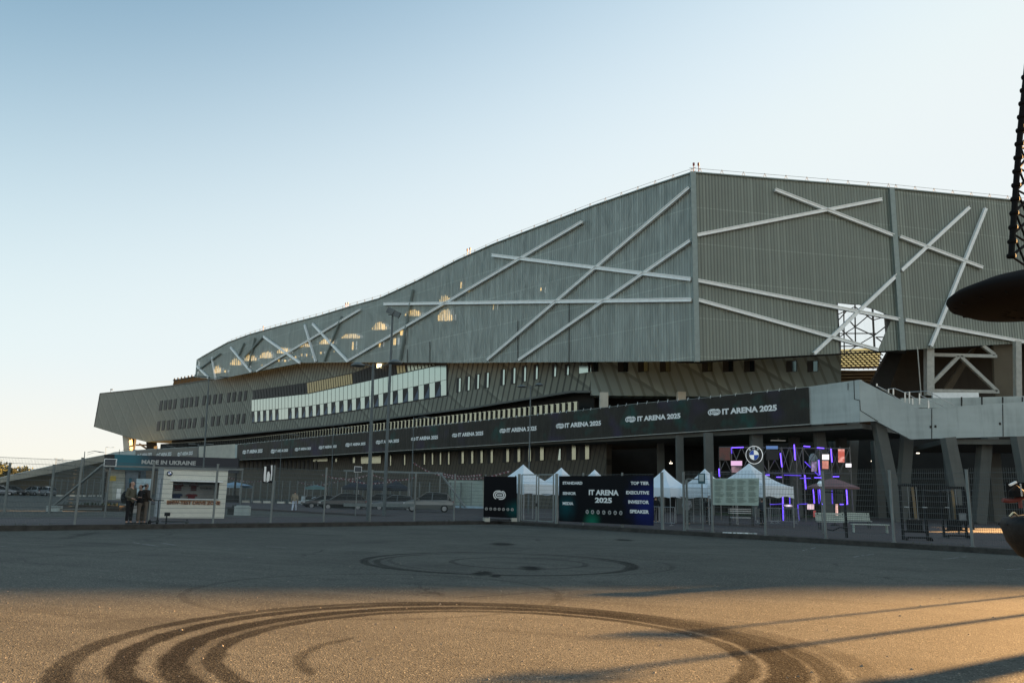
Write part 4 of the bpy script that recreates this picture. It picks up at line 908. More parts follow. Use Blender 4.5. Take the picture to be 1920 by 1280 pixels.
    for f_ in (footL, footR): sh.lathe((f_[0] * k, (f_[1] - .07) * k, .0), [(.001, .0), (.055, .0), (.06, .04), (.05, .09), (.001, .1)], 10)
    for i in range(0, len(sh.v)): x, y, z = sh.v[i]; c0 = footL if x < 0 else footR; sh.v[i] = (x, (y - (c0[1] - .07) * k) * 2.2 + (c0[1] - .06) * k, z + (0 if True else 0))
    sh.build('shoes', M_DK2, t, smooth=True); return t
M_BLK = mat('black_cloth', (.010, .010, .011), .95, var=.3, sc=5); M_OLV = mat('olive_coat', (.085, .08, .055), .9, var=.2, sc=5); M_HAIR = mat('dark_hair', (.02, .013, .01), .6)
M_BEI = mat('beige_jacket', (.33, .28, .20), .9, var=.2, sc=6); M_PALE = mat('pale_jeans', (.55, .62, .72), .9, var=.1); M_GREYC = mat('grey_checked_shirt', (.22, .23, .24), .9, var=.3, sc=9); M_TAUP = mat('taupe_cloth', (.11, .09, .07), .9)
def onpave(x, y, h=HZ): p = G(x, y, h); return (p.x, p.y, h)
p1 = person('person in an olive coat wearing a black backpack, facing two others behind the left fence', onpave(240, 983.5), R(75), M_OLV, M_BLK, mat('brown_hair', (.06, .03, .018), .6), H=1.78, hairlong=True)
bk = MB(); bk.lathe((0, .26, 1.12), [(.001, -.26), (.14, -.25), (.19, -.1), (.18, .1), (.1, .24), (.001, .26)], 12)
b_ = bk.build('backpack', M_BLK, None, smooth=True); tag(b_, 'black backpack on the back of the person in olive coat', 'backpack'); b_.location = p1.location; b_.rotation_euler = p1.rotation_euler
p2 = person('person with dark hair in black jacket and taupe trousers between two companions', onpave(257, 983.2), R(-60), M_BLK, M_TAUP, M_HAIR, H=1.66)
p3 = person('person seen from behind in dark brown coat next to the kiosk side', onpave(267, 983.0), R(150), mat('brown_coat', (.035, .026, .02), .9), M_TAUP, M_HAIR, H=1.70, longcoat=True)
q = onpave(249, 983.2); bg_ = MB().box((0, 0, .62), (.26, .1, .30)); bg_.tube((-.08, 0, .77), (0, 0, .92), .008); bg_.tube((.08, 0, .77), (0, 0, .92), .008)
o = bg_.build('paper_bag', mat('white_paper', (.62, .62, .60), .8)); tag(o, 'white paper bag held between the people by the left fence', 'bag'); o.location = q; o.rotation_euler = (0, 0, .3)
# mark the bag's contact by resting it at hand height
person('person in beige jacket and pale jeans walking away across the rear car park', (G(551, 959.5).x, G(551, 959.5).y, .004), R(185), M_BEI, M_PALE, M_HAIR, 'walk', H=1.70)
person('person in grey checked shirt standing under the tents behind the open gate', onpave(1289, 985), R(180), M_GREYC, M_BLK, M_HAIR, H=1.75)
person('person in black standing under the tents beside the notice sheets', onpave(1328, 980), R(20), M_BLK, M_BLK, M_HAIR, H=1.72)
person('person in dark jacket standing at the right end of the notice sheets', onpave(1430, 984), R(200), mat('navy_jacket', (.02, .03, .05), .9), M_BLK, M_HAIR, H=1.74)
person('person in black standing behind the crowd barrier right of the wide banner', onpave(1230, 980), R(160), M_BLK, M_BLK, M_HAIR, H=1.72)

# ================================================================ kiosk with the car maker's name
M_WBOX = mat('white_panel', (.76, .75, .64), .55, var=.05, sc=1.2); M_WSHADE = mat('white_panel_shaded', (.22, .24, .24), .6, var=.06)  # side and roof repeat the white panel with shade put into the colour
KA, KB = G(299, 970.6, HZ), G(420, 971.2, HZ); PK = Plane(KA, KB); kz = PK.W(309, 878.6).z; Lk = PK.L
angk = math.atan2(PK.d.y, PK.d.x); ko = Vector((KA.x, KA.y, HZ)); hk = kz - HZ
ki = thing('kiosk', 'white box kiosk with open serving hatch and orange lettering on its front', 'kiosk', ko, angk)
def kx(x, y): p = PK.W(x, y); return (p - Vector((ko.x, ko.y, 0))).xy.dot(PK.d), p.z - HZ
hx0, hz1 = kx(325, 902); hx1, hz0 = kx(409, 935.5)
mb = MB()  # front wall with hatch opening
mb.prism([[(0, 0, 0), (Lk, 0, 0), (Lk, 0, hk), (0, 0, hk)], [(hx0, 0, hz0), (hx1, 0, hz0), (hx1, 0, hz1), (hx0, 0, hz1)]], (0, -1, 0), .08); mb.build('front_wall', M_WBOX, ki)
mb = MB(); D_ = 2.4
mb.box((.04, D_ / 2 + .04, hk / 2), (.08, D_ - .08, hk)); mb.box((Lk - .04, D_ / 2 + .04, hk / 2), (.08, D_ - .08, hk)); mb.box((Lk / 2, D_, hk / 2), (Lk, .08, hk)); mb.build('side_wall', M_WSHADE, ki)
MB().box((Lk / 2, D_ / 2, hk + .03), (Lk + .04, D_ + .1, .06)).build('roof', M_WSHADE, ki)
MB().box((.0, D_ * .45, 1.05), (.06, .8, 2.0)).build('door', mat('kiosk_door', (.30, .34, .38), .5), ki)
cp = MB(); cp.box((Lk / 2, 1.1, .9), (Lk - .3, .05, 1.7)); cp.build('inner_wall', mat('kiosk_interior', (.30, .31, .30), .8), ki)
MB().box(((hx0 + hx1) / 2, -.04, hz1 + .04), (hx1 - hx0 + .3, .16, .07)).build('hatch_awning', M_BRACE, ki); MB().box(((hx0 + hx1) / 2, -.06, hz0 - .02), (hx1 - hx0 + .1, .3, .04)).build('counter', M_BRACE, ki)
w__ = hx1 - hx0
def shirt(cx, cz, cw, ch, c): # folded/hung T-shirt
    m_ = mat('cloth_%d' % int(c[0] * 1e4 + c[2] * 9e3), c, .9); q = MB(); P_ = [(-.5, -.5), (.5, -.5), (.5, .1), (.72, 0), (.85, .25), (.5, .5), (.18, .5), (0, .4), (-.18, .5), (-.5, .5), (-.85, .25), (-.72, 0), (-.5, .1)]
    q.prism([[(cx + a * cw * .6, .95, cz + b * ch) for a, b in P_]], (0, -1, 0), .04); return q.build('shirt', m_)
for i, (fx, fz, cw, ch, c, lab) in enumerate(((.13, .72, .55, .42, (.09, .01, .012), 'dark red shirt hanging upper left in the kiosk hatch'), (.47, .72, .5, .42, (.07, .008, .01), 'darker red shirt hanging upper middle in the kiosk hatch'), (.12, .13, .6, .3, (.015, .03, .09), 'navy shirt lying at the lower left of the kiosk hatch'), (.44, .13, .6, .3, (.14, .015, .02), 'bright red shirt lying at the lower middle of the kiosk hatch'))):
    o = shirt(hx0 + w__ * fx + .1, hz0 + (hz1 - hz0) * fz, cw, ch, c); tag(o, lab, 'shirt', 'shirts on sale in the kiosk'); o.location = ko; o.rotation_euler = (0, 0, angk)
wr = MB()
for i in range(9): wr.box((hx0 + w__ * (.66 + i * .032), .94, hz0 + (hz1 - hz0) * .64), (.03, .03, random.uniform(.06, .14)))
wr.build('wall_letters', M_DK2, ki)
a = kx(313, 944.4); b = kx(413, 944.6)
lettering('BMW-TEST DRIVE ZONE', (a[0], -.03, a[1] - .02), (1, 0, 0), b[0] - a[0], .19, mat('brown_letter', (.16, .045, .015), .5), ki, world=False, bold=.045)
lettering('BMW-TEST DRIVE ZONE', (a[0] - .03, -.015, a[1] - .005), (1, 0, 0), b[0] - a[0], .20, mat('orange_letter', (.85, .50, .24), .5), ki, world=False, bold=.06)
def roundel(par, c, right, r_, ringc, txt=True, rimm=None):
    rt = Vector(right).normalized(); u = Vector((0, 0, 1)); n_ = rt.cross(u); n_ = n_ if n_.y < 0 else -n_; c = Vector(c)
    def disc(rad, off, m, name, a0=0, a1=360, r0=0, parent=par):
        k = 40 if a1 - a0 > 100 else 12; outer = [c + n_ * off + (rt * math.cos(R(a0 + (a1 - a0) * i / k)) + u * math.sin(R(a0 + (a1 - a0) * i / k))) * rad for i in range(k + (0 if a1 - a0 == 360 else 1))]
        lo = [outer]
        if a1 - a0 < 360: lo = [outer + [c + n_ * off]]
        return MB().prism(lo, n_, .03).build(name, m, parent)
    disc(r_, 0, rimm or M_WHT, 'rim'); disc(r_ * .94, .012, ringc, 'ring'); disc(r_ * .56, .02, M_WHT, 'inner_rim')
    mb_, mw_ = mat('badge_blue_glow', (.01, .05, .28), .35, emit=.2), mat('badge_white_glow', (.75, .75, .70), .35, emit=.18)  # slight emission added to brighten the emblem in the dark
    for i in range(4): disc(r_ * .52, .032, mw_ if i % 2 == 0 else mb_, 'quadrant', 90 * i, 90 * i + 90)
    if txt:
        for ch, an in (('B', 128), ('M', 90), ('W', 52)):
            p = c + (rt * math.cos(R(an)) + u * math.sin(R(an))) * r_ * .76; ra = rt * math.cos(R(an - 90)) + u * math.sin(R(an - 90)); ua = rt * math.cos(R(an)) + u * math.sin(R(an))
            wv = r_ * (.26 if ch != 'B' else .2); lettering(ch, p - ra * wv / 2 - ua * r_ * .12 + n_ * .03, ra, wv, r_ * .25, M_WHT, par, up=ua, world=False, bold=.05)
q = kx(318, 887); roundel(ki, (q[0], -.03, q[1]), (1, 0, 0), .155, M_DK2)
# scooters lying by the kiosk
def scooter(label, loc, rz, lying):
    t = thing('kick_scooter', label, 'scooter', loc, rz, 'scooters left by the kiosk')
    def T(p): return (p[0], p[2] * .9 + .1, .10 + p[1] * .4) if lying else p
    MB().beam(T((-.35, 0, .12)), T((.4, 0, .12)), .15, .05).build('deck', M_DK2, t)
    for x in (-.45, .5): MB().tube(T((x, -.03, .1)), T((x, .03, .1)), .1, 12).build('wheel', M_BLK, t)
    MB().tube(T((.48, 0, .15)), T((.38, 0, 1.0 if not lying else .8)), .025).build('stem', M_DK2, t)
    zz = 1.0 if not lying else .8; MB().tube(T((.38, -.22, zz)), T((.38, .22, zz)), .022).build('handlebar', M_BLK, t)
scooter('black kick scooter standing upright left of the white kiosk', onpave(287, 982.5), R(95), False)
scooter('dark green kick scooter lying on the paving in front of the kiosk', onpave(325, 982), R(10), True)
p = onpave(311, 982); o = MB().tube((0, 0, 0), (0, 0, .35), .03).box((.02, 0, .42), (.22, .1, .16)).build('camera_stand', M_BLK); tag(o, 'short dark stand between the two scooters', 'stand'); o.location = p

# ================================================================ pavilion and cabins in the rear lot
PP = Plane(G(199, 938), G(446, 943)); zb_ = 0
pa = thing('pavilion', 'teal and black canopy pavilion with grey lettering behind the white kiosk', 'pavilion', G(199, 938))
t = NT('teal_fascia'); X_ = t.xyz()[0]; xa, xb = PP.W(197, 866).x, PP.W(300, 866).x
t.base(t.mix(t.rng(t.math('ADD', X_, t.math('MULTIPLY', t.noise(.3, 2), 3.0)), xa + 4.5, xb + 1, 0, 1, True), (.006, .13, .17), (.010, .014, .024)), .4)
MB().prism([[PP.W(215, 879.5), PP.W(447, 887), PP.W(447, 859), PP.W(215, 851.5)]], PP.n3, .6).build('fascia', t.m, pa, world=True)
MB().prism([[PP.W(195.5, 879, -.3), PP.W(216, 879.6, -.1), PP.W(216, 851.5, -.1), PP.W(195.5, 851.5, -.3)]], PP.n3, .5).build('side_fascia', M_DK2, pa, world=True)
fit('MADE IN UKRAINE', 265, 367, 865.5, 8, pa, PP, M_WHTD, .04)
for x in (199, 262, 330, 395, 443): MB().beam(PP.W(x, 884, -.4), Vector((*PP.W(x, 884, -.4)[:2], 0)), .2, .2, (0, 1, 0)).build('post', M_DK2, pa, world=True)
for i, (x0, x1, y0, y1, m, lab, cat) in enumerate(((203, 234, 882.5, 935, mat('cream_panel', (.30, .30, .24), .6), 'cream cabin with yellow sign under the teal pavilion', 'cabin'), (234.5, 262, 881.5, 935, mat('blue_grey_panel', (.16, .20, .23), .6), 'blue grey cabin beside the cream one under the pavilion', 'cabin'))):
    pc = PP.shift(-.8 - i * .2); rt_ = thing('cabin', lab, cat, pc.W(x0, y1)); hw = MB().prism([[v3(pc.W(x0, y1), 0), v3(pc.W(x1, y1), 0), v3(pc.W(x1, y0), pc.W(x1, y0).z), v3(pc.W(x0, y0), pc.W(x1, y0).z)]], PP.n3, 2.4); hw.build('wall', m, rt_, world=True)
    if i == 0:
        MB().prism([[pc.W(205, 901, .03), pc.W(217.5, 901, .03), pc.W(217.5, 892, .03), pc.W(205, 892, .03)]], PP.n3, .03).build('sign', mat('yellow_sign', (.5, .36, .05), .6), rt_, world=True)
        MB().prism([[v3(pc.W(211, 930, .03), .05), v3(pc.W(232, 930, .03), .05), pc.W(232, 902, .03), pc.W(211, 902, .03)]], PP.n3, .05).build('door', mat('cream_door', (.36, .38, .33), .6), rt_, world=True)
        MB().box(pc.W(222.5, 925, .1), (.5, .1, 1.3), .3).build('poster', M_WHT, rt_, world=True)
    else:
        MB().prism([[pc.W(241, 934, .4), pc.W(247, 934, .4), pc.W(247, 897, .4), pc.W(245, 895, .4), pc.W(242, 896, .4)]], PP.n3, .05).build('feather_flag', mat('teal_flag', (.01, .10, .14), .7), rt_, world=True)
pc = PP.shift(.5); o = MB().prism([[v3(pc.W(256, 920), .9), v3(pc.W(285, 920), .9), pc.W(285, 897), pc.W(256, 897)]], PP.n3, .1); o.add([v3(pc.W(258, 920), 0), v3(pc.W(259.5, 920), 0), v3(pc.W(259.5, 920), 1), v3(pc.W(258, 920), 1)], [(0, 1, 2, 3)])
o = o.build('display_board', mat('pale_blue_board', (.45, .58, .62), .5)); tag(o, 'pale blue display board behind the group of three people', 'board')
c2 = Plane(G(841, 951, HZ), G(905, 953.5, HZ)); wc = thing('container', 'pale low container with pale blue base behind the fence left of the emblem banner', 'container', G(841, 951, HZ))
MB().prism([[c2.W(841, 950), c2.W(905, 952), c2.W(905, 900.5), c2.W(841, 900)]], c2.n3, 2.4).build('wall', mat('sage_panel', (.36, .42, .36), .7, var=.12, sc=.8), wc, world=True)
MB().prism([[c2.W(838, 951, .05), c2.W(905, 953, .05), c2.W(905, 949, .05), c2.W(838, 947, .05)]], c2.n3, .1).build('base', mat('pale_blue_base', (.45, .58, .66), .6), wc, world=True)

# ================================================================ tents
def tent_mat():
    t = NT('tent_canvas'); t.base(t.mix(t.rng(t.noise(.9, 4), .3, .7), (.74, .82, .86), (.82, .87, .90)), .8); t.bump(t.noise(1.2, 4), .35, .08); return t.m
M_TENT = tent_mat(); M_LEG = mat('tent_leg', (.35, .36, .36), .5, .5)
def make_tent():
    t = thing('pop_up_tent', '', 'tent', (0, 0, 0), 0, 'white pop up tents behind the fence'); h = 1.5; n = 8; mb = MB()
    for a in range(4):
        m_ = Matrix.Rotation(a * math.pi / 2, 3, 'Z'); v = []
        for i in range(n + 1):
            k = i / n; x = h * (1 - k)
            for j in range(5):
                u = -1 + j / 2; v.append(m_ @ Vector((u * x, -x, 2.35 + 1.35 * k**1.55 - .05 * (1 - u * u) * math.sin(k * 3.1))))
        mb.add(v, [(i * 5 + j, i * 5 + j + 1, i * 5 + j + 6, i * 5 + j + 5) for i in range(n) for j in range(4)])
    mb.build('canopy', M_TENT, t, smooth=True); mb = MB()
    for a in range(4):
        m_ = Matrix.Rotation(a * math.pi / 2, 3, 'Z'); v = []
        for j in range(13):
            u = -1 + j / 6; w_ = .02 * math.sin(j * 1.7); v += [m_ @ Vector((u * h, -h - w_ * .3, 2.36)), m_ @ Vector((u * h, -h - w_, 1.72 + .05 * math.sin(j * .9)))]
        mb.add(v, [(2 * j, 2 * j + 2, 2 * j + 3, 2 * j + 1) for j in range(12)])
    mb.build('valance', M_TENT, t)
    for x in (-1, 1):
        for y in (-1, 1): MB().box((x * 1.47, y * 1.47, 1.15), (.045, .045, 2.3)).build('leg', M_LEG, t)
    return t
T0 = make_tent(); ad = math.atan2(FR.d.y, FR.d.x)
tl_ = ((980, 54, 0, .98, 'leftmost white tent above the double gate'), (1052, 57, .1, .95, 'white tent rising behind the left end of the wide event banner'), (1115, 58.5, 0, .94, 'white tent with only its peak above the middle of the wide banner'), (1246, 55.5, .05, .95, 'white tent just right of the wide event banner'), (1323, 54.5, 0, .96, 'white tent behind the open gate leaf and small notice'), (1407, 51, -.05, 1.03, 'largest white tent beside the emblem truss, above the notice sheets'))
for i, (x, Y, da, sc_, lab) in enumerate(tl_):
    p = col(x, Y); kw = (Vector((p.x, Y, HZ)), ad + da, lab)
    if i == 0: T0.location, T0['label'] = kw[0], lab; T0.rotation_euler = (0, 0, kw[1]); T0.scale = (sc_,) * 3; T0.scale.x *= 1.15
    else: dup(T0, *kw, scale=(sc_ * (1.35 if i == 5 else 1), sc_, sc_ * 1.02))

# ================================================================ crowd barriers, benches, parasol, exercise machines
def barrier(label, loc, rz, L=2.2):
    t = thing('crowd_barrier', label, 'barrier', loc, rz, 'metal crowd barriers'); f_ = MB()
    f_.path([(-L / 2, 0, .15), (-L / 2, 0, 1.08), (L / 2, 0, 1.08), (L / 2, 0, .15), (-L / 2, 0, .15)], .02, 6); f_.build('frame', M_LEG, t); b = MB()
    for i in range(1, 16): b.tube((-L / 2 + L * i / 16, 0, .17), (-L / 2 + L * i / 16, 0, 1.06), .008, 4)
    b.build('bars', M_LEG, t)
    for x in (-L / 2 + .2, L / 2 - .2): MB().beam((x, -.3, .02), (x, .3, .02), .05, .03).beam((x, 0, .02), (x, 0, .2), .04, .04).build('foot', M_LEG, t)
barrier('metal crowd barrier leaning open right of the wide event banner', onpave(1238, 984), ad + .3, 1.8)
barrier('metal crowd barrier in front of the stage behind the parasol fence', onpave(1470, 981), ad + .9)
barrier('metal crowd barrier beside the right end of the notice sheets', onpave(1440, 980), ad + 1.2)
M_SLAT = mat('pale_bench_slat', (.50, .54, .46), .6, var=.12, sc=4)
def bench(label, loc, rz):
    t = thing('bench', label, 'bench', loc, rz, 'slatted benches by the turf'); q = MB()
    for i in range(4): q.box((0, -.2 + i * .12, .45), (1.7, .09, .03))
    q.build('seat', M_SLAT, t); q = MB()
    for i in range(4): q.beam((-.85, .27 + i * .045, .55 + i * .12), (.85, .27 + i * .045, .55 + i * .12), .025, .095)
    q.build('backrest', M_SLAT, t)
    for x in (-.7, .7): MB().beam((x, -.2, 0), (x, -.2, .44), .05, .05).beam((x, .2, 0), (x, .42, .95), .05, .05).beam((x, -.2, .42), (x, .25, .42), .04, .04).build('leg', M_DK2, t)
bench('pale slatted bench directly behind the black frame under the parasol', onpave(1561, 993), R(-8)); bench('pale slatted bench to the right of the parasol', onpave(1608, 990), R(-8))
o = MB().box((0, 0, .43), (1.9, .4, .05)).beam((-.85, 0, 0), (-.85, 0, .41), .05, .3).beam((.85, 0, 0), (.85, 0, .41), .05, .3).build('low_table', M_SLAT); tag(o, 'low backless bench at the right of the two slatted ones', 'bench'); o.location = onpave(1632, 998); o.rotation_euler = (0, 0, R(-8))
bt = thing('bench', 'dark bench with pale rails below the notice sheets', 'bench', onpave(1390, 985), R(-5), None)
q = MB()
for z in (1.02, .9, .78): q.beam((-.75, .2, z), (.75, .2, z), .03, .06)
q.build('backrest', M_BRACE, bt); MB().box((-.05, -.1, .5), (1.2, .4, .05)).build('seat', M_BRACE, bt)
for x in (-.7, .7): MB().beam((x, .2, 0), (x, .2, 1.05), .05, .05).beam((x, -.25, 0), (x, -.25, .48), .05, .05).build('leg', M_DK2, bt)
um = thing('parasol', 'dusty pink parasol with drooping edges beside a white globe lamp', 'parasol', onpave(1566, 985))
zu = V(1563, 896, um.location.y).z - HZ; q = MB(); n = 8; rr_ = 1.85
prof = [(rr_, zu - .62), (rr_ * .7, zu - .42), (rr_ * .35, zu - .18), (.05, zu)]
q.lathe((0, 0, 0), prof, 8); q.lathe((0, 0, -.02), [(rr_, zu - .62), (rr_ * .99, zu - .72), (rr_ * .97, zu - .62)], 8); q.build('canopy', mat('pink_canvas', (.24, .13, .13), .9, var=.1), um)
MB().tube((0, 0, 0), (0, 0, zu), .04).build('pole', M_DK2, um); MB().lathe((0, 0, 0), [(.001, .12), (.2, .12), (.3, .06), (.32, 0)], 16).build('base', M_DK2, um)
fr2 = thing('exercise_rack', 'black steel frame of two posts standing before the parasol', 'exercise frame', onpave(1568, 1007), R(-30))
for x in (-.45, .45): MB().box((x, 0, 1.08), (.11, .11, 2.16)).build('post', M_BLK, fr2)
MB().tube((-.45, 0, 2.02), (.45, 0, 1.98), .035).build('crossbar', M_BLK, fr2); MB().path([(-.4, -.05, .35), (-.1, -.2, .3), (.2, -.2, .45), (.5, -.05, .42)], .025).build('chain', M_BLK, fr2)
gl = thing('globe_lamp', 'small white globe lamp in front of the parasol', 'lamp', onpave(1543, 1000)); zg = V(1541, 906.5, gl.location.y).z - HZ
MB().tube((0, 0, 0), (0, 0, zg - .12), .035, 8).build('post', M_POST, gl); MB().lathe((0, 0, zg), [(.001, -.14)] + [(.14 * math.cos(R(a)), .14 * math.sin(R(a))) for a in range(-75, 80, 15)] + [(.001, .14)], 16).build('globe', mat('opal_globe', (.62, .74, .80), .3, emit=.12), gl, smooth=True)
def gym(label, loc, rz, second):
    t = thing('exercise_machine', label, 'exercise machine', loc, rz, 'outdoor exercise machines'); 
    for x in (-.5, .5): MB().box((x, .1, 1.2), (.10, .10, 2.4)).beam((x, .1, .12), (x, -.55, .04), .09, .09).build('upright', M_BLK, t)
    MB().box((0, .1, 2.38), (1.15, .12, .12)).box((0, -.5, .12), (1.0, .07, .07)).box((0, .1, .35), (1.0, .08, .07)).build('crossbar', M_BLK, t)
    q = MB(); q.box((0, .1, .62), (.62, .22, .5))
    for i in range(6): q.box((0, .1, .40 + i * .085), (.66, .24, .02))
    q.build('weight_stack', M_BLK, t)
    for x in (-.17, .17): MB().tube((x, .1, .6), (x, .1, 2.35), .014, 6).build('guide_rod', M_LEG, t)
    MB().beam((.08, .1, .9), (.02, .1, 2.3), .11, .03, (0, 1, 0)).build('pull_plate', mat('ochre_plate', (.22, .15, .07), .6), t)
    for x in (-.32, .42): MB().box((x, -.1, 1.42), (.20, .05, .035)).build('handle', M_BRACE, t)
    if second:
        MB().beam((.55, .1, 2.35), (.95, .5, .4), .09, .09).build('strut', M_BLK, t); MB().box((.35, .0, 1.1), (.5, .35, .9)).build('weight_cover', M_BLK, t); MB().box((.3, -.2, 1.0), (.3, .03, .35)).build('info_plate', mat('plate_grey', (.2, .21, .21), .6), t)
gym('black exercise machine with weight stack left of the right fence posts', onpave(1718, 1012), R(-12), False); gym('wider black exercise machine with covered weights nearest the right edge', onpave(1793, 1008), R(-12), True)
a = onpave(1737, 1000); o = MB().tube((*a[:2], HZ + 2.3), (a[0] + 1.9, a[1] + .2, HZ + 2.22), .04).path([(a[0] + .9, a[1], 2.2 + HZ), (a[0] + 1.2, a[1], 2.38 + HZ), (a[0] + 1.7, a[1], 2.2 + HZ)], .035)
o = o.tube((a[0], a[1], HZ), (a[0], a[1], HZ + 2.35), .05).tube((a[0] + 1.9, a[1] + .2, HZ), (a[0] + 1.9, a[1] + .2, HZ + 2.3), .05).build('pull_up_bar', M_DK2); tag(o, 'high bar with curved grips between the two exercise machines', 'exercise bar')
o = MB().beam((-.8, 0, .04), (.8, 0, .07), .07, .05).build('loose_rail', M_BRACE); tag(o, 'pale metal rail lying on the paving under the notice sheets', 'rail'); p = onpave(1387, 1001); o.location = p; o.rotation_euler = (0, 0, R(-33))

# ================================================================ light stage with emblem and screens
YS = 66.0
def S(x, y, dy=0): return V(x, y, YS + dy)
sg_ = thing('stage_truss', 'black truss stage with violet light tubes and hanging screens', 'stage', (S(1470, 960).x, YS, HZ))
def spart(mb, name, m): return mb.build(name, m, sg_, world=True)
q = MB()
for x in (1349, 1371, 1412, 1440, 1465, 1492, 1505, 1536, 1557, 1593):
    for dy in (0, 3): p = S(x, 838, dy); q.tube((p.x, p.y, HZ), p, .05, 5)
for dy in (0, 3):
    for y in (838, 885): q.tube(S(1349, y, dy), S(1593, y + 3, dy), .05, 5)
xs_ = [1349, 1371, 1390, 1412, 1440, 1465, 1480, 1492, 1505, 1536, 1557, 1575, 1593]
for i in range(len(xs_) - 1):
    a, b = (838, 885) if i % 2 else (885, 838); q.tube(S(xs_[i], a), S(xs_[i + 1], b), .035, 5); q.tube(S(xs_[i], b, 3), S(xs_[i + 1], a, 3), .035, 5)
for x in (1349, 1412, 1465, 1536, 1593): q.tube(S(x, 838), S(x, 838, 3), .04, 5); q.tube(S(x, 886), S(x, 886, 3), .04, 5)
spart(q, 'truss', mat('truss_metal', (.16, .15, .14), .5, .5))
M_NEON = NT('violet_tube'); M_NEON.base((.1, .05, .5), .4); M_NEON.put(M_NEON.b.inputs['Emission Color'], (.13, .06, .95, 1)); M_NEON.b.inputs['Emission Strength'].default_value = .62; M_NEON = M_NEON.m
M_NEON2 = mat('violet_tube_dim', (.09, .04, .62), .4, emit=.55)
for a, b, k in (((1372, 839), (1394, 838), 1), ((1463, 849), (1466, 875), 1), ((1489, 833), (1491, 862), 1), ((1507, 836), (1519, 837), 1), ((1532, 839), (1545, 840), 1), ((1558, 841), (1560, 866), 1), ((1348, 878), (1349, 893), 1), ((1371, 839), (1372, 850), 0), ((1436, 890), (1443, 890), 1), ((1456, 894), (1466, 894), 1), ((1470, 890), (1502, 891), 0), ((1509, 890), (1511, 917), 1), ((1500, 896), (1520, 896), 0), ((1527, 895), (1542, 895), 1), ((1535, 862), (1537, 890), 1), ((1562, 893), (1573, 893), 1), ((1467, 917), (1469, 975), 1), ((1480, 917), (1481, 945), 0), ((1444, 945), (1468, 944), 0), ((1496, 945), (1498, 975), 0), ((1498, 945), (1514, 944), 0), ((1525, 917), (1527, 943), 1), ((1534, 917), (1536, 944), 0), ((1537, 917), (1540, 944), 1), ((1540, 944), (1545, 945), 1), ((1575, 945), (1588, 945), 1), ((1587, 917), (1589, 945), 1), ((1560, 919), (1561, 944), 0), ((1509, 865), (1535, 891), 0)):
    spart(MB().beam(S(*a, -.12), S(*b, -.12), .065, .065), 'light_tube', M_NEON if k else M_NEON2)
def scr(name, c, e, c2=None):
    t = NT(name); cc = c
    if c2: cc = t.mix(t.rng(t.noise(1.1, 3), .42, .6), c, c2)
    t.base((.01, .01, .01), .2); t.put(t.b.inputs['Emission Color'], cc if not isinstance(cc, tuple) else (*cc, 1)); t.b.inputs['Emission Strength'].default_value = e * .3; return t.m
def screen(x0, x1, y0, y1, m, dy=-.3, lab=None):
    mb = MB().prism([[S(x0, y1, dy), S(x1, y1, dy), S(x1, y0, dy), S(x0, y0, dy)]], (0, -1, 0), .10); o = spart(mb, 'screen', M_DK2)
    i = .6; q = MB().add([S(x0 + i, y1 - i, dy - .02), S(x1 - i, y1 - i, dy - .02), S(x1 - i, y0 + i, dy - .02), S(x0 + i, y0 + i, dy - .02)], [(0, 1, 2, 3)]).build('picture', m, o)
for x0, x1, y0, y1, m in ((1348, 1370, 838, 863, scr('dim_red_picture', (.06, .01, .008), .35, (.01, .01, .012))), (1370, 1392, 863, 873, scr('pink_picture', (.55, .33, .52), .8)), (1371, 1391, 873, 886, scr('mauve_picture', (.22, .13, .16), .7, (.03, .02, .03))), (1436, 1459, 835, 842, scr('blue_picture', (.06, .13, .30), .7)), (1437, 1460, 843, 862, mat('screen_back', (.02, .021, .023), .6)), (1541, 1555, 851, 862, scr('white_picture', (.8, .72, .72), .9)), (1541, 1554, 863, 879, scr('salmon_picture', (.5, .2, .15), .8, (.3, .1, .08))), (1571, 1584, 841, 867, scr('red_picture', (.35, .06, .04), .8, (.8, .45, .4))), (1585, 1597, 868, 876, scr('white_picture_b', (.8, .75, .8), .9)), (1521, 1532, 864, 884, scr('lilac_picture', (.3, .22, .4), .7, (.05, .04, .08))), (1513, 1527, 944, 955, scr('white_picture_c', (.85, .7, .75), .9, (.5, .35, .4))), (1469, 1487, 945, 950, scr('white_letters', (.7, .6, .8), .9, (.02, .02, .03))), (1566, 1572, 944, 968, scr('orange_picture', (.5, .15, .1), .7, (.8, .5, .45))), (1524, 1530, 956, 969, scr('red_picture_b', (.25, .04, .04), .6))): screen(x0, x1, y0, y1, m)
c_ = S(1414, 852.5, -.8); em = thing('emblem_sign', 'round blue and white car emblem sign on the stage truss', 'emblem sign', c_)
roundel(em, (0, 0, 0), (1, -.9, 0), 17.3 * YS / 1560, mat('badge_black', (.006, .006, .008), .3), rimm=mat('rim_added_glow', (.8, .82, .8), .4, emit=.25))  # rim emission is added brightness, like the badge quarters
MB().beam((0, .1, 0), (.0, 1.4, -.1), .08, .08).build('bracket', M_DK2, em)
c_ = S(1526, 865.5, 2.2); em2 = thing('emblem_sign', 'back of a second round sign on the right half of the stage truss', 'emblem sign', c_)
q = MB(); rt_ = Vector((1, .9, 0)).normalized(); q.prism([[rt_ * .62 * math.cos(R(a)) * 1.25 + Vector((0, 0, .62 * math.sin(R(a)) * 1.15)) for a in range(0, 360, 12)]], Vector((.67, -.74, 0)), .05); q.build('disc', mat('pale_teal_disc', (.25, .33, .34), .5), em2)
MB().beam((-.5, -.3, -.35), (.7, .3, .5), .03, .03).beam((0, -.1, -.7), (.2, -.1, .8), .03, .03).build('bracket', M_DK2, em2)
